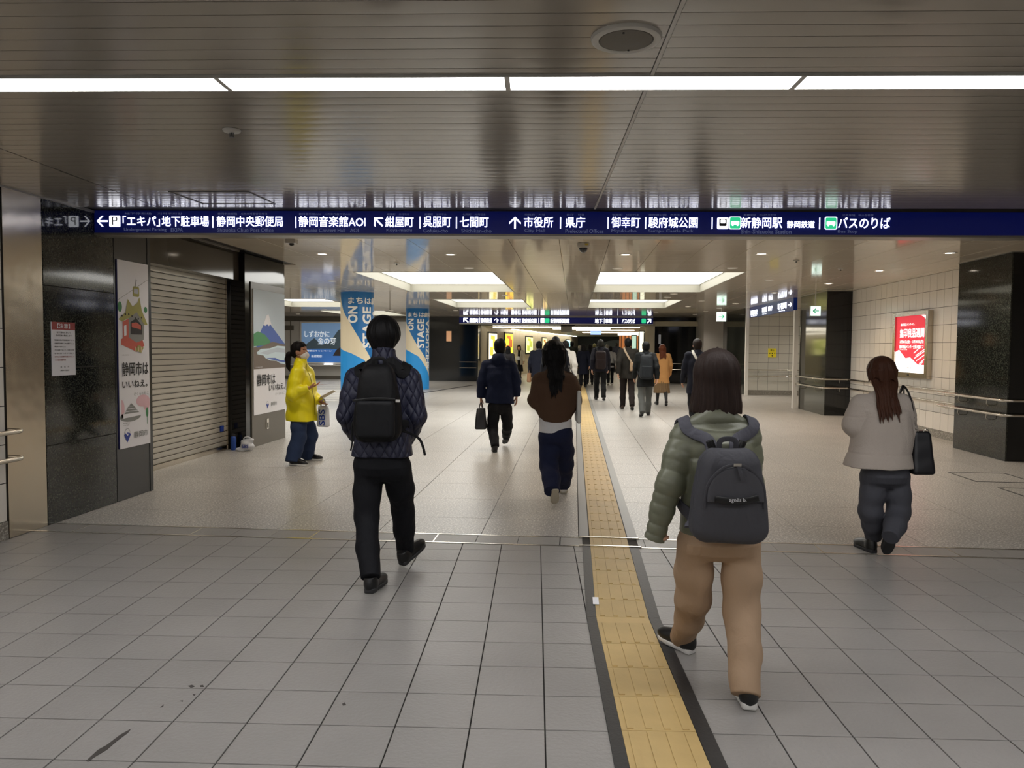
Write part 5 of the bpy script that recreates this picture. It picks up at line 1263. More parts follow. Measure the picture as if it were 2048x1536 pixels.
def person(label, base, yaw, J, vox=.01, skinc=(196, 150, 124), hr=('short', (22, 20, 20)), top=None, bot=None, sh=None, headyaw=0., headpitch=0., group=None, nohair=False, handL=None, handR=None, curl=.5, locks=None):
    Mw = Matrix.Translation(Vector((base[0], base[1], 0)))@Matrix.Rotation(yaw, 4, 'Z')
    s = J['s']; A_ = {k: np.array(v, float) for k, v in J.items() if k not in ('s', 'h')}
    hs = J.get('hs', .98*s**.5)
    cy_, sy_ = math.cos(headyaw), math.sin(headyaw); cp, sp_ = math.cos(headpitch), math.sin(headpitch)
    xa = np.array((cy_, sy_, 0)); ya = np.array((-sy_*cp, cy_*cp, sp_)); za = np.cross(xa, ya)
    Rm = [xa, ya, za]
    # ---- body: one continuous surface
    pts = [A_[k] for k in ('head', 'neck', 'hip', 'elL', 'elR', 'wrL', 'wrR', 'shL', 'shR')]
    lo = np.min(pts, 0)-.2; hi = np.max(pts, 0)+.22; lo[2] = A_['hip'][2]-.16
    lo[2] = min(lo[2], min(A_['wrL'][2], A_['wrR'][2])-.22)
    G = Grid(lo, hi, vox); n_ = A_['neck']; hp = A_['hip']; hd = A_['head']
    G.loft([(hp[2]+.03, hp[0], hp[1], .11*s, .08*s), (hp[2]+.12*s, hp[0]*.8+n_[0]*.2, hp[1], .115*s, .08*s), (n_[2]-.25*s, n_[0], n_[1]-.02, 0.12*s, .075*s), (n_[2]-.10*s, n_[0], n_[1]-.0, .10*s, .055*s), (n_[2]-.05*s, n_[0], n_[1], .05*s, .045*s)], 0)
    G.cap(n_-np.array((0, -.01, .03)), hd+Rm[1]*(-.03*hs)+Rm[2]*(-.05*hs), .046*s, .052*s, .02)
    for sd, n in ((1, 'R'), (-1, 'L')):
        G.cap(n_-np.array((0, .0, .06)), A_['sh'+n], .035*s, .04*s, .03); G.chain([A_['sh'+n], A_['el'+n], A_['wr'+n]], [.045*s, .036*s, .026*s], .02)
    if vox <= .006:
        for sd, n in ((1, 'R'), (-1, 'L')):
            pdir = (handR if n == 'R' else handL)
            for a, b, r0, r1 in hand_chains(A_['wr'+n], A_['el'+n], sd, s, curl, pdir): G.cap(a, b, r0, r1, .003)
    head_funcs(G, hd, Rm, hs)
    V, F = G.mesh(); MI = head_mi(V, F, hd, Rm, hs)
    if vox > .006:
        for sd, n in ((1, 'R'), (-1, 'L')):
            w_ = A_['wr'+n]; g = Grid(w_-.2, w_+.2, .0065)
            g.cap(A_['wr'+n]+(A_['el'+n]-A_['wr'+n])*.3, w_, .03*s, .024*s, 0)
            pdir = (handR if n == 'R' else handL)
            for a, b, r0, r1 in hand_chains(w_, A_['el'+n], sd, s, curl, pdir): g.cap(a, b, r0*1.08, r1*1.08, .003)
            v2, f2 = g.mesh(); MI = np.concatenate([MI, np.zeros(len(f2), int)]); F = np.concatenate([F, f2+len(V)]); V = np.concatenate([V, v2])
    R3 = np.array(Mw.to_3x3()); V = V@R3.T
    P = mesh_obj('person', V, F, [skin(skinc), M_eye, M_iris, M_lip, hairmat(hr[1])], None, mi=MI)
    P.location = (base[0], base[1], 0); BASE[P.name] = Matrix.Translation(Vector((base[0], base[1], 0)))
    tag(P, label, 'person', group)
    if hr[0]: hair(hr[0], hd, Rm, hs, min(vox, .009), hr[1], P, Mw, **(hr[2] if len(hr) > 2 else {}))
    # ---- trousers / skirt
    b = bot; wpos = hp
    if b['kind'] == 'trousers':
        r = b['r']   # thigh, knee, hem
        lo = np.min([A_['anL'], A_['anR'], A_['knL'], A_['knR'], hp], 0)-.22; hi = np.max([A_['anL'], A_['anR'], A_['knL'], A_['knR'], hp], 0)+.22; lo[2] = -.03; hi[2] = hp[2]+.2
        G = Grid(lo, hi, b.get('vox', vox)); aw, bw = b.get('w', (.155*s, .115*s))
        G.loft([(hp[2]-.11*s, hp[0], hp[1]-.005, aw*.62, bw*.55), (hp[2]-.07*s, hp[0], hp[1]-.01, aw*.9, bw*.9), (hp[2]-.02*s, hp[0], hp[1]-.015, aw, bw*1.03), (hp[2]+.04*s, hp[0], hp[1]-.01, aw*.97, bw), (hp[2]+.12*s, hp[0], hp[1], aw*.86, bw*.85)], 0)
        for sd, n in ((1, 'R'), (-1, 'L')):
            an = A_['an'+n]; kn = A_['kn'+n]; d = an-kn; d /= np.linalg.norm(d); end = an+d*b.get('drop', .03)
            mid = (A_['hp'+n]+kn)/2; G.chain([A_['hp'+n], mid, kn, (kn+end)/2+np.array((0, -.012, 0)), end], [r[0], (r[0]*1.0+r[1])/2*1.02, r[1], (r[1]+r[2])/2, r[2]], .03, flat=1)
        if b.get('crotch') is not None: pass
        G.noise(b.get('fold', .004), 15, 26, b.get('seed', 1))
        V, F = G.mesh(); mesh_obj('trousers', V, F, b['mat'], P, M=Mw)
    else:
        zh = b['hem']; G = Grid((hp[0]-.4, hp[1]-.4, zh-.03), (hp[0]+.4, hp[1]+.4, hp[2]+.2), vox); a0, b0 = b['a']
        cx = (A_['anL'][1]+A_['anR'][1])*.3
        G.loft([(zh, hp[0], hp[1]+cx, a0, b0), (hp[2]-.05, hp[0], hp[1], .16*s, .12*s), (hp[2]+.1, hp[0], hp[1], .13*s, .1*s)], 0)
        G.add(lambda X, Y, Z: .008*np.sin(np.arctan2(Y-hp[1], X-hp[0])*b.get('pleats', 14))*np.clip((hp[2]-Z)/.3, 0, 1), G.lo, [q[-1] for q in G.ax], 0, '+', m=0)
        V, F = G.mesh(); mesh_obj('skirt', V, F, b['mat'], P, M=Mw)
        G = Grid((-.3, -.6, -.01), (.3, .6, hp[2]-.02), vox)
        for n in 'RL': G.chain([A_['hp'+n], A_['kn'+n], A_['kn'+n]*.5+A_['an'+n]*.5+np.array((0, -.02, .02)), A_['an'+n]], [.075*s, .052*s, .05*s, .036*s], .01)
        V, F = G.mesh(); mesh_obj('tights', V, F, b.get('tights', mat('tights black', (26, 24, 26), .6)), P, M=Mw)
    # ---- shoes
    for n in 'RL': shoe(P, A_['heel'+n], A_['toe'+n], A_['kn'+n]*.3+np.array((0, 0, 1.))*.7-A_['an'+n]*.3, s, sh.get('vox', min(vox, .008)), sh['mat'], sh['sole'], Mw, sh.get('boot', 0.))
    # ---- jacket / coat / shirt
    def jacket(t, name='jacket'):
        G = Grid(*t['bb'], t.get('vox', vox)) if 'bb' in t else None
        pts = [A_[k] for k in ('neck', 'elL', 'elR', 'wrL', 'wrR', 'shL', 'shR')]
        lo = np.min(pts, 0)-.16; hi = np.max(pts, 0)+.16; zh = t['hem']; lo[2] = min(lo[2], zh-.04)
        for i, q in ((0, hp[0]), (1, hp[1])): lo[i] = min(lo[i], q-.28); hi[i] = max(hi[i], q+.28)
        G = Grid(lo, hi, t.get('vox', vox))
        ah, bh = t['hemw']; ac, bc = t['chest']; aw_, bw_ = t.get('waist', ((ah+ac)/2, (bh+bc)/2))
        zs = min(A_['shL'][2], A_['shR'][2]); zc = zs-.12*s; zw = (zh+zc)/2 if 'wz' not in t else t['wz']
        mx = lambda z: float(np.interp(z, [hp[2], n_[2]], [hp[0], n_[0]])); my = lambda z: float(np.interp(z, [hp[2], n_[2]], [hp[1], n_[1]-.01]))
        hx, hy = t.get('hemoff', (0, 0))
        S = [(zh, mx(zh)+hx, my(zh)+hy, ah, bh), (zw, mx(zw)+hx*.4, my(zw), aw_, bw_), (zc, mx(zc), my(zc)-.01, ac, bc), (zs-.03*s, mx(zs), my(zs)-.01, ac*.95, bc*.86), (zs+.02*s, mx(zs), my(zs), ac*.62, bc*.6)]
        if t.get('gather'): S.insert(1, (zh+.05, mx(zh)+hx, my(zh)+hy, ah*1.03, bh*1.03)); S.insert(2, (zh+.10, mx(zh)+hx, my(zh)+hy, ah*t['gather'], bh*t['gather']))
        rib = t.get('rib')
        G.loft(S, 0, rib=(rib[0], rib[1], zh) if rib else None, p=t.get('p', 2.35))
        r = t['sl']
        for sd, n in ((1, 'R'), (-1, 'L')):
            G.cap(n_+np.array((sd*.02, -.01, -.035*s)), A_['sh'+n]+np.array((-sd*.02, 0, -.005)), t.get('yoke', .062)*s, r[0]*.93, .05)
            w_ = A_['wr'+n]; e = A_['el'+n]; d = w_-e; L = np.linalg.norm(d); d /= L; end = w_+d*t.get('cuff', 0.)
            G.chain([A_['sh'+n], (A_['sh'+n]+e)/2, e, (e+end)/2, end], [r[0], (r[0]+r[1])/2, r[1], (r[1]+r[2])/2, r[2]], .025, flat=1, rib=t.get('ribs', rib))
        col = t.get('collar', .05); cr = t.get('collar_r', .072)*s
        if col > 0:
            G.cap(n_+np.array((0, -.015, -.04)), n_+np.array((0, .0, col)), cr*1.05, cr, .02, flat=1)
            G.cap(n_+np.array((0, .01, col-.03)), n_+np.array((0, .015, col+.03)), cr*.78, cr*.78, .0, flat=0) if False else None
        if t.get('hood'):
            G.ell(n_+np.array((0, -.085, -.025)), (.105*s, .06, .07), .035); G.ell(n_+np.array((0, -.02, .03)), (.092*s, .085, .045), .03)
            G.ell(n_+np.array((0, .02, .09)), (.07*s, .075, .07), .01, 's')
        if t.get('lines'):
            for (z0, amp, w_) in t['lines']: G.add(lambda X, Y, Z: amp*np.exp(-((Z-z0)/w_)**2), G.lo, [q[-1] for q in G.ax], 0, '+', m=0)
        if t.get('zrib'):
            pr_, am_ = t['zrib']; x0_, w0_ = mx(zc), ac*.98
            G.add(lambda X, Y, Z: -am_*(np.abs(np.sin(np.pi*(Z-zh+.35*(X-x0_)**2+.006*np.sin(11*X+3))/pr_))**.45-.75)*np.clip((w0_-np.abs(X-x0_))/.03, 0, 1), G.lo, [q[-1] for q in G.ax], 0, '+', m=0)
        G.noise(t.get('fold', .004), t.get('f1', 16), 27, t.get('seed', 3))
        if t.get('open'):      # open front
            G.add(lambda X, Y, Z: np.maximum(np.abs(X-mx(zc))-t['open']*(1+.4*(zc-Z)), .02-Y+my(zc)), G.lo, [q[-1] for q in G.ax], .01, 's', m=0)
        V, F = G.mesh(); o = mesh_obj(name, V, F, t['mat'], P, M=Mw); return o, G
    jo = None
    for i, t in enumerate(top):
        o, G = jacket(t, t.get('name', 'jacket')); 
        jo = (o, G) if jo is None else jo
    if locks:
        G = jo[1]; rr = random.Random(int(base[0]*100)); W = lambda p: hd+np.array(Rm).T@(np.array(p)*hs)
        for (x0, x1, zt, ln, r0, n) in locks:
            mb = MB()
            for k in range(n):
                x = x0+(x1-x0)*(k+.5)/n+rr.uniform(-.004, .004); le = ln*(1-.35*rr.random()); xs = x*.9+rr.uniform(-.008, .008)
                a = W((x*1.05, -.105+.6*abs(x), .02)); b_ = W((x*1.05, -.112+.5*abs(x), -.06)); z0 = n_[2]+zt
                P_ = [a, b_]+[np.array((n_[0]+x+(xs-x)*t, n_[1]-.16, z0-le*t)) for t in (.15, .4, .7, 1.)]
                Q_ = catmull(P_, 4); out = []
                for i, p in enumerate(Q_):
                    if i >= 6:
                        p = G.push((p[0], p[1], min(p[2], 9)), .011+.004*(k % 2)); 
                    out.append(p)
                for _ in range(2):
                    for i in range(1, len(out)-1): out[i] = (out[i-1]+2*out[i]+out[i+1])/4
                m_ = len(out); sc = [1.]*m_
                for i in range(m_): f_ = i/(m_-1); sc[i] = .75+.4*math.sin(min(f_*2, 1)*math.pi/2) if f_ < .6 else max(.08, 1.15*(1-((f_-.6)/.4)**1.6*.93))
                prof = [(r0*math.cos(t*math.pi/4), r0*.55*math.sin(t*math.pi/4)) for t in range(8)]
                mb.sweep([Mw@Vector(p) for p in out], prof, ups=[Mw.to_3x3()@Vector((0, -1, .1))]*m_, scale=sc)
            mb.build('hair_locks', hairmat(hr[1]), P, smooth=80, kind='stuff')
    return P, Mw, Rm, A_, jo[1]
def ribbon(name, path, G, Mw, m, parent, w_=.05, th=.008, off=.006, n=7, push=None, ups=None):
    Q = catmull(path, n); out = []; U_ = []
    for i, p in enumerate(Q):
        fr_ = i/(len(Q)-1)
        if G is not None and (push is None or push[0] <= fr_ <= push[1]): p = G.push(p, off)
        out.append(p)
    for i in range(1, len(out)-1): out[i] = (out[i-1]+out[i]*2+out[i+1])/4
    for p in out:
        if G is not None:
            e = G.h; g = np.array([G.sample(p+np.eye(3)[i]*e)-G.sample(p-np.eye(3)[i]*e) for i in range(3)]); g = g/(np.linalg.norm(g)+1e-9)
        else: g = np.array((0, -1, 0)) if ups is None else np.array(ups)
        U_.append(g)
    P = [Mw@Vector(p) for p in out]; U2 = [Mw.to_3x3()@Vector(g) for g in U_]
    prof = [(-w_/2, -th*.3), (-w_/2+th*.4, -th/2), (w_/2-th*.4, -th/2), (w_/2, -th*.3), (w_/2, th*.3), (w_/2-th*.4, th/2), (-w_/2+th*.4, th/2), (-w_/2, th*.3)]
    return MB().sweep(P, prof, ups=U2).build(name, m, parent, smooth=True)
def backpack(label, Mw, A_, G, c, size, m, vox=.008, taper=.78, m2=None, strap=.05, style='plain', group=None, shz=.03, low=None, tilt=0., strapx=(.06, .115), strapm=None):
    """c: centre of the pack in the figure frame; size: half width, half depth, half height"""
    c = np.array(c, float); w_, d_, h_ = size
    e = empty('backpack', tuple(Mw@Vector((c[0], c[1], c[2]-h_))), label=label, cat='backpack', group=group)
    g = Grid(c-np.array((w_, d_, h_))-.06, c+np.array((w_, d_, h_))+.06, vox)
    def f(X, Y, Z):
        t = np.clip((Z-c[2]+h_)/(2*h_), 0, 1); k = 1-(1-taper)*np.clip((t-.25)/.75, 0, 1)**1.3
        x = (X-c[0]-tilt*(Z-c[2]))/k; y = (Y-c[1])/(1-.35*np.clip((t-.5)/.5, 0, 1)**2); z = Z-c[2]; r = min(w_, d_)*.75
        qx, qy, qz = np.abs(x)-w_+r, np.abs(y)-d_+r, np.abs(z)-h_+r
        return np.sqrt(np.maximum(qx, 0)**2+np.maximum(qy, 0)**2+np.maximum(qz, 0)**2)+np.minimum(np.maximum(qx, np.maximum(qy, qz)), 0)-r
    g.add(f, c-np.array((w_, d_, h_)), c+np.array((w_, d_, h_)), 0)
    g.noise(.003, 18, 30, 5)
    V, F = g.mesh(); mesh_obj('pack_body', V, F, m, e, M=Mw)
    m2 = m2 or m
    g2 = Grid(c-np.array((w_, d_+.06, h_))-.03, c+np.array((w_, 0, h_)), vox)
    if style == 'city':      # front pocket arch on the upper half
        def pk(X, Y, Z):
            z = Z-c[2]; a = w_*.72*np.sqrt(np.clip(1-np.clip((z-h_*.05)/(h_*.62), 0, 1)**2.2, 0.0001, 1)); return np.maximum(np.maximum(np.abs(X-c[0])-a, np.abs(Y-(c[1]-d_*.9))-.028), np.maximum(-h_*.05-z, z-h_*.7))
        g2.add(pk, c-np.array((w_, d_+.05, h_)), c+np.array((w_, 0, h_)), .01)
    else:
        g2.add(f_box(c+np.array((0, -d_*.93, -h_*.38)), (w_*.80, .030, h_*.48), .026), c-np.array((w_, d_+.05, h_)), c+np.array((w_, 0, h_)), .01)
    V, F = g2.mesh()
    if len(F): mesh_obj('front_pocket', V, F, m2, e, M=Mw)
    top = c[2]+h_
    ribbon('top_handle', [(c[0]-.035, c[1]+d_*.35, top-.02), (c[0]-.03, c[1]+d_*.3, top+.03), (c[0]+.03, c[1]+d_*.3, top+.03), (c[0]+.035, c[1]+d_*.35, top-.02)], None, Mw, m, e, .022, .008)
    low = low if low is not None else c[2]-h_*.75
    sz = min(A_['shL'][2], A_['shR'][2]); n_ = A_['neck']
    for sd in (-1, 1):
        sx = n_[0]+sd*strapx[1]
        pth = [(c[0]+sd*strapx[0], c[1]+d_*.7, top-.05), (c[0]+sd*(strapx[0]+.01), c[1]+d_+.02, top+.02), (sx-sd*.01, n_[1]-.08, sz+.03), (sx, n_[1], sz+.09), (sx+sd*.005, n_[1]+.12, sz), (sx+sd*.02, n_[1]+.16, sz-.15), (sx+sd*.045, n_[1]+.10, sz-.28), (c[0]+sd*w_*.85, c[1]+d_+.03, low+.04), (c[0]+sd*w_*.9, c[1]+d_*.6, low)]
        ribbon('strap', pth, G, Mw, strapm or m, e, strap, .012, .008, 6, push=(.06, .88))
    return e
def bag_sdf(name, c, half, m, e, Mw, vox=.008, taper=.7, r=.02, fold=.002):
    c = np.array(c, float); w_, d_, h_ = half
    g = Grid(c-np.array(half)-.04, c+np.array(half)+.04, vox)
    def f(X, Y, Z):
        t = np.clip((Z-c[2]+h_)/(2*h_), 0, 1); x = (X-c[0])/(1-(1-taper)*t*.6); y = (Y-c[1])/(1-(1-taper)*t)
        qx, qy, qz = np.abs(x)-w_+r, np.abs(y)-d_+r, np.abs(Z-c[2])-h_+r
        return np.sqrt(np.maximum(qx, 0)**2+np.maximum(qy, 0)**2+np.maximum(qz, 0)**2)+np.minimum(np.maximum(qx, np.maximum(qy, qz)), 0)-r
    g.add(f, c-np.array(half), c+np.array(half), 0); g.noise(fold, 20, 33, 2)
    V, F = g.mesh(); return mesh_obj(name, V, F, m, e, M=Mw)
# ================================================================== PEOPLE
def figM(px, d, yaw=None):
    p = at(px, 700, d); return (p.x, p.y), (_yaw if yaw is None else yaw)
def frame_of(base, yaw): return Matrix.Translation(Vector((base[0], base[1], 0)))@Matrix.Rotation(yaw, 4, 'Z')
def jfun(base, yaw, d0):
    Mi = frame_of(base, yaw).inverted()
    j = lambda px, py, dy=0.: tuple(Mi@at(px, py, d0+dy))
    def fl(px, py):
        r = at(px, py, 1.)-CP; t = -CP.z/r.z; return tuple(Mi@(CP+r*t))
    return j, fl
V3 = lambda a, b: tuple(np.array(a, float)+np.array(b, float))
SH_black = dict(mat=mat('shoe black', (20, 20, 21), .35), sole=mat('sole dark', (44, 44, 46), .6))
SH_bw = dict(mat=mat('shoe black', (20, 20, 21), .35), sole=mat('sole white', (214, 212, 208), .5))
SH_white = dict(mat=mat('shoe white', (206, 204, 198), .6), sole=mat('sole beige', (176, 168, 150), .6))
SH_brown = dict(mat=mat('shoe brown', (60, 42, 34), .4), sole=mat('sole dark', (44, 44, 46), .6))

# ---- man in the quilted navy jacket
base, yw = figM(766, 4.95); j, fl = jfun(base, yw, 4.95)
hL = fl(737, 1188); hR = fl(803, 1133)
J = dict(s=1.0, h=1.7, hs=1.0, head=j(768, 673, .03), neck=j(768, 716, 0), hip=j(765, 925), shL=j(713, 757), shR=j(820, 757), elL=j(693, 830, -.03), elR=j(832, 832, -.03), wrL=j(710, 868, .13), wrR=j(814, 876, .13),
         hpL=j(737, 935), hpR=j(794, 935), knL=j(733, 1035, .0), knR=j(806, 1018, .22), anL=V3(hL, (0, .05, .11)), anR=V3(hR, (.02, .06, .12)), heelL=hL, toeL=V3(hL, (.05, .27, 0)), heelR=V3(hR, (0, 0, .004)), toeR=V3(hR, (.13, .21, .10)))
PA, MA, RA_, AA, GA = person('man in navy quilted jacket and black trousers wearing a black backpack, walking away', base, yw, J, .0055, hr=('bowl', (14, 13, 14)), curl=1.2,
    top=[dict(mat=cloth('quilted navy', (38, 40, 60), .5, quilt=.062, spec=.4), hem=j(765, 910)[2], hemw=(.192, .15), chest=(.185, .135), waist=(.175, .135), sl=(.075, .064, .052), collar=.055, collar_r=.074, yoke=.068, cuff=.03, fold=.005, seed=4)],
    bot=dict(kind='trousers', r=(.096, .076, .062), w=(.168, .125), mat=cloth('black trousers', (16, 17, 22), .75), fold=.005, drop=.03, seed=3), sh=dict(SH_black, vox=.005))
c = j(756, 806, -.21)
backpack('large black backpack on the back of the man in the navy jacket', MA, AA, GA, c, (.146, .10, .24), cloth('pack black', (11, 11, 13), .6, bump=(500, .3, .001)), .006, taper=.66, m2=cloth('pack black two', (16, 17, 20), .55), strap=.066, strapx=(.06, .145), tilt=.0, strapm=cloth('strap black', (14, 14, 16), .7))
ex = bpy.data.objects['backpack']
ribbon('loose_strap', [V3(c, (.15, .08, -.18)), V3(c, (.24, .06, -.22)), V3(c, (.27, .05, -.27)), V3(c, (.285, .05, -.33))], None, MA, MATS['strap black'], ex, .016, .004)
ribbon('loose_strap', [V3(c, (-.15, .08, -.10)), V3(c, (-.17, .04, -.14)), V3(c, (-.165, .03, -.24)), V3(c, (-.175, .03, -.30))], None, MA, MATS['strap black'], ex, .010, .004)
ribbon('zip', [V3(c, (-.135, -.100, .02)), V3(c, (0, -.112, .035)), V3(c, (.12, -.100, .03))], None, MA, mat('zip black', (8, 8, 9), .3), ex, .014, .006)
o = MB().box((-.013, -.006, -.008), (.013, .004, .008)).build('badge', M_lightgrey, ex); o.matrix_world = MA@Matrix.Translation(V3(c, (.125, -.09, .02)))@Matrix.Rotation(.3, 4, 'Y'); o.matrix_parent_inverse = Matrix(); o.matrix_local = BASE[ex.name].inverted()@(MA@Matrix.Translation(V3(c, (.135, -.085, .02))))

# ---- woman in the olive puffer jacket
base, yw = figM(1437, 3.45); j, fl = jfun(base, yw, 3.45)
hL = fl(1386, 1309); hR = fl(1500, 1424)
J = dict(s=.93, h=1.52, hs=1.0, head=j(1431, 757, .05), neck=j(1432, 822, .0), hip=j(1437, 1072), shL=j(1372, 868), shR=j(1492, 868), elL=j(1341, 965, -.05), elR=j(1498, 965, .03), wrL=j(1322, 1030, -.03), wrR=j(1480, 1000, .24),
         hpL=j(1392, 1085), hpR=j(1481, 1085), knL=j(1386, 1198, .13), knR=j(1484, 1225, -.03), anL=V3(hL, (-.035, .04, .10)), anR=V3(hR, (-.005, .06, .10)), heelL=hL, toeL=V3(hL, (-.13, .19, .02)), heelR=V3(hR, (0, 0, .004)), toeR=V3(hR, (.03, .23, 0)))
PB, MB_, RB_, AB, GB = person('woman with brown bob in olive puffer jacket and tan trousers, nearest to the viewpoint', base, yw, J, .005, hr=('bob', (44, 33, 29), dict(length=-.002, width=1.05)), curl=1.6,
    top=[dict(mat=mat('puffer olive', (104, 106, 88), .42, bump=(35, .25, .006), spec=.5), hem=j(1437, 1062)[2], hemw=(.172, .135), chest=(.158, .13), waist=(.160, .13), sl=(.068, .059, .044), collar=.02, collar_r=.072, yoke=.064, cuff=.115, fold=.004, zrib=(.070, .011), ribs=(.047, .0075), seed=6)],
    bot=dict(kind='trousers', r=(.088, .077, .060), w=(.166, .13), mat=cloth('tan trousers', (166, 140, 114), .75), fold=.006, drop=.055, seed=8), sh=dict(SH_bw, vox=.005))
c = j(1457, 990, -.22)
m_g = cloth('pack grey', (66, 66, 71), .7, bump=(700, .3, .001))
eb = backpack('dark grey soft backpack worn by the woman in the olive jacket', MB_, AB, GB, c, (.160, .09, .198), m_g, .005, taper=.70, m2=cloth('pack grey two', (72, 72, 77), .65), strap=.052, strapx=(.05, .155), style='city', strapm=cloth('strap grey', (74, 74, 82), .7))
mz = mat('zip black', (8, 8, 9), .3)
ribbon('pocket_zip', [V3(c, (-.088, -.118, .005)), V3(c, (-.03, -.124, .000)), V3(c, (.03, -.124, .000)), V3(c, (.088, -.118, .012))], None, MB_, mz, eb, .026, .006)
ribbon('arch_seam', [V3(c, (-.125, -.088, -.04)), V3(c, (-.112, -.098, .06)), V3(c, (-.06, -.104, .125)), V3(c, (0, -.106, .142)), V3(c, (.06, -.104, .125)), V3(c, (.112, -.098, .06)), V3(c, (.125, -.088, -.04))], None, MB_, m_g, eb, .012, .012)
for sx in (-1, 1): o = MB().cyl((0, 0), .017, -.03, .03, 14).build('strap_loop', mz, eb, smooth=True); o.matrix_parent_inverse = Matrix(); o.matrix_local = BASE[eb.name].inverted()@(MB_@Matrix.Translation(V3(c, (sx*.06, .05, .195)))@Matrix.Rotation(.4*sx, 4, 'Y'))
ribbon('zip_pull', [V3(c, (.005, -.115, .14)), V3(c, (.012, -.128, .11)), V3(c, (.02, -.128, .085))], None, MB_, m_g, eb, .016, .006)
q = MB(); text(q, 'agnès b.', -.035, .035, -.009, .011, MB_@Matrix.Translation(V3(c, (.002, -.128, .0015)))@Matrix.Rotation(rad(90), 4, 'X'), .0, .004); q.build('lettering', mat('logo silver', (210, 210, 214), .3), eb, fix=False)
o = MB().box((-.016, -.003, -.006), (.016, .003, .006)).build('zip_slider', M_rail, eb); o.matrix_parent_inverse = Matrix(); o.matrix_local = BASE[eb.name].inverted()@(MB_@Matrix.Translation(V3(c, (0, -.118, .145))))

# ---- woman in the pale fleece
base, yw = figM(1766, 5.6); j, fl = jfun(base, yw, 5.6)
tR = fl(1772, 1113); hL = fl(1749, 1107)
J = dict(s=.92, h=1.5, hs=.98, head=j(1761, 748, .05), neck=j(1763, 792, 0), hip=j(1768, 945), shL=j(1722, 812), shR=j(1803, 812), elL=j(1712, 850, .02), elR=j(1810, 862, .02), wrL=j(1733, 842, .24), wrR=j(1790, 845, .24),
         hpL=j(1748, 958), hpR=j(1794, 958), knL=j(1741, 1022, .03), knR=j(1797, 1025, .0), anL=V3(hL, (.01, .05, .12)), anR=j(1781, 1072, -.20), heelL=hL, toeL=V3(hL, (-.03, .25, 0)), heelR=V3(tR, (.0, -.11, .20)), toeR=V3(tR, (0, 0, .012)))
PC, MC, RC_, AC, GC = person('woman with long brown hair in oversized pale fleece jacket and grey trousers', base, yw, J, .006, hr=('long', (64, 38, 26), dict(length=-.03, width=1.06, back=.1)), curl=.9, locks=[(-.085, -.005, .03, .24, .014, 8), (.02, .075, .03, .22, .013, 6), (-.09, .09, .05, .10, .014, 12)],
    top=[dict(mat=cloth('fleece pale', (178, 168, 158), .95, bump=(150, .6, .004)), hem=j(1752, 932)[2], hemw=(.235, .18), chest=(.19, .15), waist=(.215, .165), hemoff=(-.045, 0), sl=(.088, .086, .07), collar=.03, collar_r=.085, yoke=.08, cuff=.02, fold=.006, seed=9, lines=[(j(1752, 905)[2], .004, .008), (j(1752, 833)[2], .003, .006)])],
    bot=dict(kind='trousers', r=(.088, .080, .060), w=(.165, .13), mat=cloth('grey trousers', (72, 73, 80), .75), fold=.004, drop=.02, seed=12), sh=dict(SH_black, vox=.006, boot=.03))
ec = empty('shoulder_bag', tuple(MC@Vector(j(1840, 945))), label='black leather shoulder bag hanging beside the woman in pale fleece', cat='bag')
mbk = mat('leather black', (16, 16, 22), .32)
bc = j(1834, 903, .0); BG = bag_sdf('bag_body', bc, (.085, .13, .155), mbk, ec, MC, .006, .55, .03)
for dy in (-.05, .05):
    ribbon('strap', [V3(bc, (-.035, dy*.6, .12)), V3(bc, (-.06, dy, .26)), V3(bc, (-.085, dy*.9, .40)), V3(bc, (-.115, 0, .475)), V3(bc, (-.12, .05, .40))], None, MC, mbk, ec, .022, .006, ups=(1, 0, .2))
for sx in (-.05, .03): MB().tube([MC@Vector(V3(bc, (sx, -.02, .15+.02*math.sin(t*.9)))) if False else MC@Vector(V3(bc, (sx+.02*math.cos(t*.785), -.06, .15+.02*math.sin(t*.785)))) for t in range(9)], .004, 8).build('ring', M_rail, ec, smooth=True)

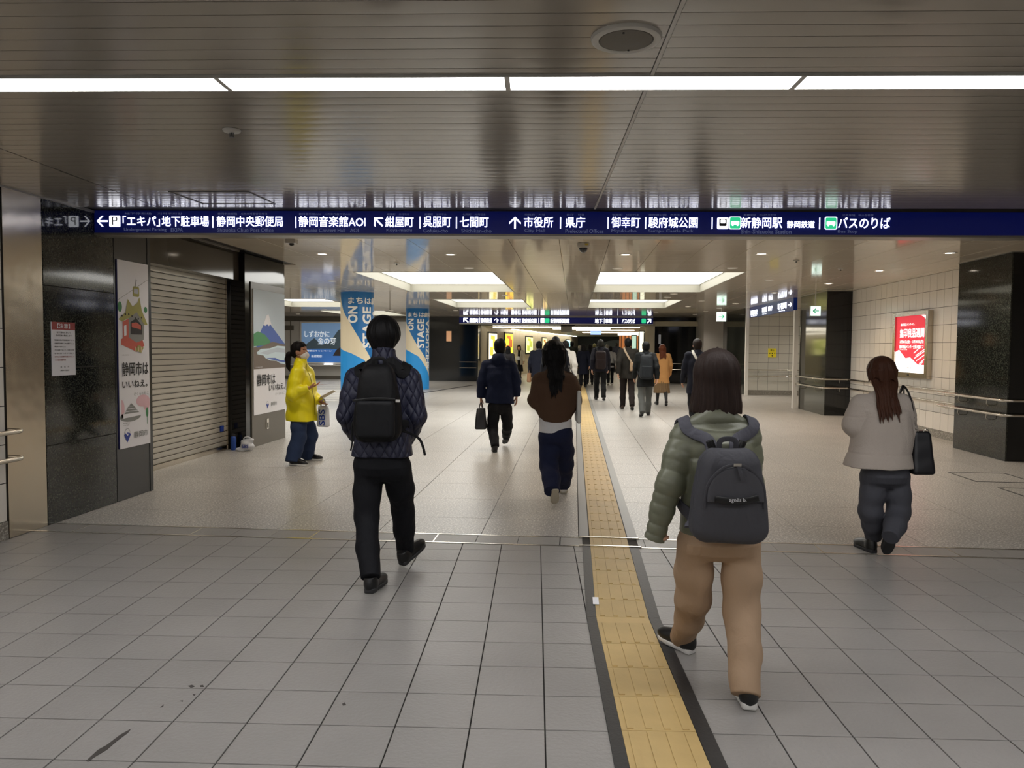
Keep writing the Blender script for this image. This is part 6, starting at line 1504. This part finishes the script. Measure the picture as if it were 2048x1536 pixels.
# ---- woman in the brown knit (partly behind the sign post of people)
base, yw = figM(1109, 7.5); j, fl = jfun(base, yw, 7.5)
tL = fl(1109, 1010); hR = fl(1127, 988)
J = dict(s=.96, h=1.6, hs=1.0, head=j(1108, 707, .03), neck=j(1109, 744, 0), hip=j(1111, 868), shL=j(1082, 761), shR=j(1138, 761), elL=j(1074, 800, .0), elR=j(1147, 800, 0), wrL=j(1086, 800, .22), wrR=j(1138, 798, .22),
         hpL=j(1097, 876), hpR=j(1127, 876), knL=j(1099, 932, .0), knR=j(1129, 928, .18), anL=j(1104, 982, -.25), anR=V3(hR, (0, .05, .1)), heelL=V3(tL, (0, -.13, .17)), toeL=V3(tL, (0, 0, .01)), heelR=hR, toeR=V3(hR, (.02, .23, 0)))
PD, MD, RD_, AD, GD = person('woman with long black hair in brown cardigan, white shirt hem and wide navy jeans', base, yw, J, .0075, hr=('long', (12, 11, 12), dict(length=.05, width=1.2, back=.15)), curl=.9, locks=[(-.06, .07, .03, .30, .015, 10), (-.10, .11, .05, .13, .016, 13)],
    top=[dict(mat=cloth('knit brown', (78, 58, 44), .9, bump=(160, .5, .003)), hem=j(1109, 842)[2], hemw=(.16, .13), gather=1.17, chest=(.185, .145), waist=(.195, .155), sl=(.085, .085, .06), collar=.02, collar_r=.08, yoke=.075, cuff=.02, fold=.007, seed=15),
         dict(name='shirt', mat=cloth('shirt white', (206, 206, 208), .8), hem=j(1109, 864)[2], hemw=(.168, .135), chest=(.14, .1), waist=(.15, .12), wz=j(1109, 830)[2], sl=(.05, .05, .04), collar=0, fold=.004, seed=16)],
    bot=dict(kind='trousers', r=(.095, .09, .078), w=(.16, .125), mat=cloth('jeans navy', (26, 32, 58), .85), fold=.006, drop=.01, seed=17), sh=dict(SH_white, vox=.007))
et = empty('tote_bag', tuple(MD@Vector(j(1150, 835))), label='white canvas tote bag hanging from the right shoulder of the woman in brown', cat='bag')
mt = cloth('canvas white', (200, 200, 196), .85); bc = j(1156, 812, .02)
bag_sdf('bag_body', bc, (.022, .15, .16), mt, et, MD, .01, .9, .02)
for dy in (-.06, .06): ribbon('strap', [V3(bc, (0, dy, .12)), V3(bc, (-.02, dy*.8, .24)), V3(bc, (-.075, dy*.3, .365)), V3(bc, (-.10, 0, .385))], None, MD, mt, et, .03, .006, ups=(1, 0, .3))

# ---- man in the navy hooded coat with a black handbag
base, yw = figM(999, 11.25); j, fl = jfun(base, yw, 11.25)
hL = fl(990, 905); tR = fl(1011, 893)
J = dict(s=.98, h=1.65, hs=1.0, head=j(1000, 695, .02), neck=j(998, 716, 0), hip=j(1000, 812), shL=j(972, 731), shR=j(1024, 731), elL=j(963, 765, -.02), elR=j(1033, 765, -.02), wrL=j(962, 795, .02), wrR=j(1033, 792, .04),
         hpL=j(988, 818), hpR=j(1012, 818), knL=j(985, 857, .02), knR=j(1015, 852, .12), anL=V3(hL, (0, .05, .1)), anR=V3(tR, (.01, -.02, .17)), heelL=hL, toeL=V3(hL, (-.02, .26, 0)), heelR=V3(tR, (.03, -.08, .11)), toeR=V3(tR, (-.02, .13, .02)))
PE, ME, RE_, AE, GE = person('man in dark navy hooded coat carrying a black handbag in his left hand', base, yw, J, .008, hr=('short', (16, 15, 16)),
    top=[dict(mat=cloth('coat navy', (11, 22, 50), .75), hem=j(999, 806)[2], hemw=(.215, .165), chest=(.19, .145), waist=(.2, .15), sl=(.074, .068, .056), collar=.04, collar_r=.08, yoke=.07, hood=1, fold=.006, seed=21)],
    bot=dict(kind='trousers', r=(.09, .074, .062), w=(.165, .13), mat=cloth('black trousers', (16, 17, 22), .75), drop=.03, seed=22), sh=dict(SH_black))
ee = empty('handbag', tuple(ME@Vector(j(963, 858))), label='black soft handbag held low by the man in the navy hooded coat', cat='bag')
bc = j(962, 836, .02); bag_sdf('bag_body', bc, (.09, .17, .155), mbk, ee, ME, .01, .45, .03, .004)
for dx in (-.03, .03): ribbon('handle', [V3(bc, (dx, -.07, .12)), V3(bc, (dx*.6, -.05, .19)), V3(bc, (dx*.3, 0, .225)), V3(bc, (dx*.6, .05, .19)), V3(bc, (dx, .07, .12))], None, ME, mbk, ee, .016, .01, ups=(1, 0, 0))

# ---- person in the yellow jacket handing out flyers
d0 = 9.85; base, _ = figM(604, d0); yw = _yaw-rad(104); j, fl = jfun(base, yw, d0)
hR = fl(580, 930); hL = fl(609, 920)
J = dict(s=.95, h=1.6, hs=1.0, head=j(600, 703, 0), neck=j(603, 724, .0), hip=j(604, 832), shR=j(594, 745, -.15), shL=j(615, 745, .15), elR=j(586, 787, -.22), elL=j(622, 790, .2), wrR=j(617, 776, -.2), wrL=j(641, 803, .02),
         hpR=j(597, 835, -.08), hpL=j(610, 835, .08), knR=j(598, 875, -.12), knL=j(621, 872, .15), anR=V3(hR, (0, .05, .09)), anL=V3(hL, (0, .05, .09)), heelR=hR, toeR=V3(hR, (0.02, .25, 0)), heelL=hL, toeL=V3(hL, (-.04, .24, 0)))
PF, MF, RF_, AF, GF = person('person in bright yellow jacket and blue jeans wearing a white mask, handing out flyers', base, yw, J, .0065, (176, 128, 100), hr=('pony', (20, 17, 17)), headyaw=.12, curl=.35, handR=(0, 0, 1), handL=(0, .3, 1),
    top=[dict(mat=mat('nylon yellow', (240, 226, 14), .45, bump=(30, .3, .006), spec=.5), hem=j(604, 840)[2], hemw=(.20, .185), chest=(.18, .155), waist=(.2, .18), sl=(.082, .08, .05), collar=.045, collar_r=.07, yoke=.075, fold=.009, seed=25)],
    bot=dict(kind='trousers', r=(.098, .092, .09), w=(.15, .14), mat=cloth('jeans blue', (44, 58, 88), .85), drop=.05, seed=26), sh=dict(SH_bw))
# mask
g = Grid(AF['head']-.16, AF['head']+.16, .006); Rt = np.array(RF_).T; Wm = lambda p: AF['head']+Rt@np.array(p)
g.ell(Wm((0, .045, -.048)), (.062, .075, .06), 0, R=RF_); g.add(lambda X, Y, Z: -(RF_[1][0]*(X-AF['head'][0])+RF_[1][1]*(Y-AF['head'][1])+RF_[1][2]*(Z-AF['head'][2]))+.028, g.lo, [q[-1] for q in g.ax], 0, 'i', m=0)
g.add(lambda X, Y, Z: np.abs(Z-AF['head'][2]+.045)-.047, g.lo, [q[-1] for q in g.ax], 0, 'i', m=0)
V, F = g.mesh(); mesh_obj('face_mask', V, F, cloth('mask white', (224, 220, 216), .8), PF, M=MF)
for sx in (-1, 1):
    for z0 in (-.015, -.07): MB().tube([MF@Vector(Wm(p)) for p in ((sx*.05, .06, z0), (sx*.078, .02, z0*.6-.01), (sx*.088, -.012, z0*.4-.012))], .002, 6).build('mask_loop', MATS['mask white'], PF)
MBz = MB(); ribbon('zip', [V3(AF['neck'], (0, .08, -.02)), V3(AF['neck'], (0, .17, -.15)), V3(AF['hip'], (0, .19, .25)), V3(AF['hip'], (0, .20, .02))], GF, MF, mat('zip olive', (150, 138, 20), .5), PF, .012, .004, off=.003)
def item(name, lab, cat, verts, faces, m, Mw, th=.001):
    vs = [Mw@Vector(v) for v in verts]; o = MB().add(vs, faces).build(name, m, origin=tuple(vs[0]), label=lab, cat=cat); md = o.modifiers.new('thickness', 'SOLIDIFY'); md.thickness = th; return o
h = AF['wrR']
fa = empty('flyer', tuple(MF@Vector(V3(h, (0, .15, .04)))), label='orange and white flyer held out in the right hand of the person in yellow', cat='flyer')
for (a, b, m) in ((0., .13, mat('flyer orange', (214, 120, 40), .5)), (.13, .30, M_paper)):
    MB().add([MF@Vector(V3(h, (x, .10+y, .035+.12*y))) for x, y in ((-.09, a), (.05, a), (.05, b), (-.09, b))]+[MF@Vector(V3(h, (x, .10+y, .037+.12*y))) for x, y in ((-.09, a), (.05, a), (.05, b), (-.09, b))], [(0, 1, 2, 3), (7, 6, 5, 4), (0, 4, 5, 1), (1, 5, 6, 2), (2, 6, 7, 3), (3, 7, 4, 0)]).build('printed_half', m, fa)
h = AF['wrL']
fb = empty('paper_stack', tuple(MF@Vector(V3(h, (0, .12, .03)))), label='small stack of beige leaflets held in the left hand of the person in yellow', cat='papers')
for k in range(4): MB().box((-.08, .04, .03+.004*k), (.08, .22, .033+.004*k), M=MF@Matrix.Translation(h)@Matrix.Rotation(.5, 4, 'X')@Matrix.Rotation(.1*k, 4, 'Z')).build('sheet', mat('paper beige', (206, 196, 170), .7), fb)
fc_ = empty('plastic_bag', tuple(MF@Vector(V3(h, (0, .05, -.32)))), label='white plastic bag with blue letters hanging from the left wrist of the person in yellow', cat='bag')
bag_sdf('bag_body', V3(h, (.0, .04, -.19)), (.035, .085, .135), mat('plastic white', (214, 216, 222), .35), fc_, MF, .008, .75, .02, .005)
ribbon('handle', [V3(h, (0, .0, -.07)), V3(h, (0, .02, .0)), V3(h, (0, .05, .03)), V3(h, (0, .08, -.07))], None, MF, MATS['plastic white'], fc_, .02, .003, ups=(1, 0, 0))
Mq = MF@Matrix.Translation(V3(h, (.039, .04, -.2)))@Matrix(((0, 0, 1, 0), (1, 0, 0, 0), (0, 1, 0, 0), (0, 0, 0, 1)))
q = MB(); text(q, 'SBS', -.04, .04, -.10, .10, Mq, .003, .02, turn=True); q.build('lettering', mat('sticker blue', (30, 60, 150), .4), fc_, fix=False)
# plastic bag lying by the pier
p = at(497, 886, 11.0); Mg = Matrix.Translation((p.x, p.y-.05, 0))@Matrix.Rotation(_yaw, 4, 'Z')
fg = empty('plastic_bag', (p.x, p.y, 0), label='crumpled white plastic bag with blue letters lying on the floor beside the blue bottle', cat='bag')
g = Grid((-.2, -.15, -.02), (.2, .15, .25), .007); g.ell((.0, 0, .075), (.10, .07, .085)); g.ell((-.07, -.01, .02), (.08, .05, .025), .03); g.ell((.02, 0, .15), (.07, .04, .03), .02)
g.add(lambda X, Y, Z: -Z+.001, g.lo, [q[-1] for q in g.ax], 0, 'i', m=0); g.noise(.009, 32, 61, 5); V, F = g.mesh(); mesh_obj('bag_body', V, F, MATS['plastic white'], fg, M=Mg)
MB().tube([Mg@Vector(v) for v in catmull([(-.05, -.01, .14), (-.03, -.02, .19), (.02, -.01, .20), (.07, 0, .17), (.08, 0, .12)], 4)], .009, 8).build('handle', MATS['plastic white'], fg, smooth=True)
q = MB(); text(q, 'SBS', -.045, .045, .05, .10, Mg@Matrix.Translation((0, -.078, 0))@Matrix.Rotation(rad(90), 4, 'X'), .003, .02); q.build('lettering', MATS['sticker blue'], fg, fix=False)

# ---- everyone farther on
def walker(label, px, d, h, lead, topc, botc, hairc=(12, 11, 11), hk='short', hkw=None, coat=.78, slim=1., yaw=0., shoes=None, skirt=None, swing=.2, step=.28, vox=None, hood=0, collar=.045, rib=None, sleeve=1., **k):
    p = at(px, 700, d); base = (p.x, p.y); J = pose(h, step, lead, swing); s = J['s']
    dk = lambda c: tuple(int(v*(.62 if max(c) < 80 else .92)) for v in c)
    topc, botc = dk(topc), dk(botc)
    cm = cloth('cloth %d %d %d' % topc, topc, .8) if not isinstance(topc, bpy.types.Material) else topc
    bm_ = cloth('cloth %d %d %d' % botc, botc, .8)
    t = dict(mat=cm, hem=coat*s, hemw=(.195*s*slim, .15*s*slim), chest=(.18*s*slim, .135*s*slim), waist=(.18*s*slim, .138*s*slim), sl=(.072*s*sleeve, .066*s*sleeve, .054*s*sleeve), collar=collar, collar_r=.075, fold=.006, hood=hood, seed=int(px), cuff=.02, rib=rib)
    t.update(k.get('t', {}))
    b = dict(kind='trousers', r=(.09*s, .074*s, .062*s), mat=bm_, seed=int(px)+1, drop=.03) if not skirt else dict(kind='skirt', hem=skirt, a=(.22*s, .19*s), mat=bm_)
    b.update(k.get('b', {}))
    vox = vox or (.011 if d < 24 else .014)
    return person(label, base, yaw, J, vox, hr=(hk, hairc, hkw or {}), top=[t], bot=b, sh=dict(shoes or SH_black, vox=.012), headyaw=k.get('hy', 0), curl=k.get('curl', .7), locks=k.get('locks'))
g_ = 'commuters walking through the hall'
walker('man in a dark navy coat with pale strap across his back, behind the brown bob', 1395, 14.5, 1.70, 1, (26, 30, 50), (20, 20, 26), hairc=(34, 26, 22), coat=.66); MS = bpy.context.view_layer
PS = [o for o in bpy.data.objects if o.name.startswith('person') and o.type == 'MESH' and o.parent is None][-1]
def sling(label, px, d, yaw, h, hipside, col, bagc, small=False, bag=True, w_=.045):
    """a strap from one shoulder to the other hip with a bag at the hip"""
    p = at(px, 700, d); M_ = frame_of((p.x, p.y), yaw); s = h/1.7
    e = empty('crossbody_bag', tuple(M_@Vector((hipside*.2, -.05, .9*s))), label=label, cat='bag')
    ribbon('strap', [(-hipside*.09*s, .0, 1.47*s), (-hipside*.08*s, -.11*s, 1.40*s), (-hipside*.0*s, -.165*s, 1.25*s), (hipside*.10*s, -.17*s, 1.08*s), (hipside*.17*s, -.14*s, .96*s)], None, M_, cloth('strap %d' % col[0], col, .7), e, w_, .014)
    if bag: bag_sdf('bag_body', (hipside*.10*s, -.19*s, 1.02*s), (.075, .04, .11), cloth('bag %d' % bagc[0], bagc, .7), e, M_, .012, .8, .03)
    return e
sling('pale strap bag worn by the man in the navy coat behind the brown bob', 1395, 14.5, 0., 1.70, 1, (196, 192, 182), (40, 40, 46))
walker('man in a dark brown coat and brown trousers wearing a patterned crossbody bag', 1256, 18.7, 1.76, -1, (48, 42, 34), (52, 40, 36), coat=.74, slim=1.08, shoes=SH_brown)
sling('patterned beige crossbody bag on the back of the man in the brown coat', 1256, 18.7, 0., 1.76, 1, (150, 132, 110), (150, 126, 100))
R_ = walker('man in black jacket and grey trousers with a black backpack, right of the brown coat', 1292, 16.9, 1.66, 1, (26, 30, 32), (92, 94, 92), coat=.68)
backpack('square black backpack on the man in black jacket and grey trousers', R_[1], R_[3], R_[4], (0, -.2, 1.10), (.145, .085, .27), cloth('pack slate', (30, 34, 38), .6), .011, taper=.86)
R_ = walker('woman with long auburn hair in camel coat and pleated brown skirt', 1325, 20.2, 1.62, -1, (204, 150, 92), (128, 104, 74), hairc=(92, 48, 28), hk='long', hkw=dict(length=-.02, back=.1), locks=[(-.09, .09, .04, .22, .02, 8)], coat=.62, skirt=.34, slim=1.05, shoes=dict(SH_black), b=dict(pleats=18))
walker('man in dark cap and dark jacket with a black backpack, near the middle', 1201, 22., 1.76, -1, (38, 36, 50), (20, 20, 24), hairc=(44, 44, 40), hk='cap', coat=.80, slim=1.08)
PL = _last = [o for o in bpy.data.objects if o.name.startswith('person')][-1]
R2 = None
p = at(1201, 700, 22.); 
Jl = pose(1.76, .28, -1, .2)
class _N: pass
ML_ = frame_of((p.x, p.y), 0.)
eL = empty('backpack', (p.x, p.y-.2, 1.0), label='dark brown-black backpack on the man in the dark cap', cat='backpack')
g = Grid((-.2, -.36, .8), (.2, -.05, 1.5), .012); g.add(f_box((0, -.21, 1.16), (.15, .08, .26), .07), (-.16, -.3, .88), (.16, -.12, 1.44)); g.add(f_box((0, -.28, 1.05), (.12, .03, .13), .03), (-.13, -.32, .9), (.13, -.24, 1.2), .01)
V, F = g.mesh(); mesh_obj('pack_body', V, F, cloth('pack brown', (40, 30, 30), .7), eL, M=ML_)
for sx in (-1, 1): ribbon('strap', [(sx*.09, -.14, 1.40), (sx*.12, -.10, 1.50), (sx*.13, .0, 1.53), (sx*.14, .12, 1.42), (sx*.16, .15, 1.25)], None, ML_, MATS['strap black'], eL, .05, .012, ups=(0, 0, 1))
walker('person in a long navy coat left of the man in the cap', 1167, 29., 1.64, 1, (24, 28, 54), (22, 22, 26), hk='bob', hairc=(18, 16, 16), coat=.52, shoes=SH_black, hkw=dict(length=-.03))
walker('man in a navy suit jacket behind the woman in brown, white collar showing', 1078, 20., 1.68, 1, (40, 46, 70), (26, 28, 40), coat=.74, slim=1.05, collar=.03)
pz = at(1078, 700, 20.); Mz = frame_of((pz.x, pz.y), 0.)
MB().lathe((0, 0, 0), [(.052, 0), (.058, .01), (.056, .05), (.05, .055)], 20, M=Mz@Matrix.Translation((0, .005, 1.435))).build('shirt_collar', MATS['shirt white'], [o for o in bpy.data.objects if o.name.startswith('person')][-1])
eh = empty('handbag', (pz.x-.25, pz.y, .75), label='tan handbag carried by the man in the navy suit', cat='bag')
bag_sdf('bag_body', (-.25, .02, .72), (.06, .15, .12), mat('leather tan', (150, 110, 76), .5), eh, Mz, .012, .7, .03)
ribbon('handle', [(-.25, -.05, .8), (-.25, 0, .90), (-.25, .08, .8)], None, Mz, MATS['leather tan'], eh, .02, .01, ups=(1, 0, 0))
walker('person in a white coat just behind the woman in brown', 1131, 18.4, 1.68, 1, (206, 202, 194), (40, 40, 44), hairc=(24, 20, 20), coat=.58, slim=1.08, hood=1)
walker('tall man in a dark suit hidden behind the woman in brown', 1111, 15.6, 1.74, -1, (30, 32, 44), (24, 24, 30), coat=.74)
G_ = walker('woman in a cream open coat over a black dress walking towards the viewpoint', 1038, 37., 1.63, 1, (206, 198, 182), (16, 15, 18), hairc=(44, 24, 22), hk='long', hkw=dict(length=.06, width=1.05), coat=.70, skirt=.36, yaw=math.pi+_yaw, slim=1.05, shoes=SH_black, t=dict(open=.05))
pg = at(1038, 700, 37.); Mg2 = frame_of((pg.x, pg.y), math.pi+_yaw)
g = Grid((-.2, -.2, .7), (.2, .2, 1.5), .014); g.loft([(.75, 0, .01, .15, .115), (1.1, 0, .01, .145, .11), (1.38, 0, 0, .10, .07)]); V, F = g.mesh(); mesh_obj('dress', V, F, cloth('dress black', (12, 11, 13), .8), [o for o in bpy.data.objects if o.name.startswith('person')][-1], M=Mg2)
ew = empty('shoulder_bag', (pg.x, pg.y, .95), label='small round white bag on the front of the woman in the cream coat', cat='bag')
bag_sdf('bag_body', (.06, .19, .98), (.11, .05, .10), mat('plastic white', (214, 216, 222), .35), ew, Mg2, .014, .9, .045)
ribbon('strap', [(.02, .16, 1.06), (-.04, .15, 1.25), (-.1, .06, 1.42), (-.11, -.03, 1.45)], None, Mg2, MATS['strap black'], ew, .02, .008)
walker('man in a dark green jacket by the end of the poster wall', 1144, 35., 1.82, -1, (44, 48, 34), (34, 32, 34), coat=.78, vox=.016)
M_ = walker('girl in dark top with a pale jacket on her shoulder, right of the cap man', 1221, 31., 1.58, 1, (176, 174, 172), (24, 24, 28), coat=.78, slim=.85, shoes=SH_white, hk='short', vox=.016)
walker('tall man in a dark navy coat far down the passage', 1233, 47., 1.86, -1, (22, 24, 40), (22, 22, 26), coat=.62, vox=.018)
walker('person in a pale green jacket far down the passage', 1243, 50., 1.72, 1, (150, 156, 124), (40, 40, 40), coat=.78, vox=.018)
walker('person in a dark top between the long navy coat and the cap man', 1180, 31.5, 1.66, -1, (30, 32, 42), (28, 28, 32), coat=.78, vox=.016)
walker('grey-haired person in a slate blue jacket far down the passage', 1214, 43., 1.72, 1, (62, 70, 96), (36, 36, 42), hairc=(120, 118, 116), coat=.78, vox=.018)
walker('grey-haired person in pale grey far left of the cap man', 1159, 44., 1.66, -1, (130, 130, 134), (44, 44, 48), hairc=(150, 148, 146), coat=.78, vox=.018)
walker('person with olive-blond hair in front of the far crowd', 1189, 38., 1.74, 1, (48, 48, 56), (30, 30, 34), hairc=(92, 88, 60), coat=.78, vox=.018)
walker('small dark-haired person peeking past the man in the navy hooded coat', 1016, 26., 1.55, 1, (40, 34, 38), (24, 24, 28), coat=.8, vox=.016, hk='bob')
walker('person in black farther down the passage, tallest of the far crowd', 1205, 52., 1.85, -1, (24, 24, 28), (24, 24, 28), coat=.8, vox=.018)
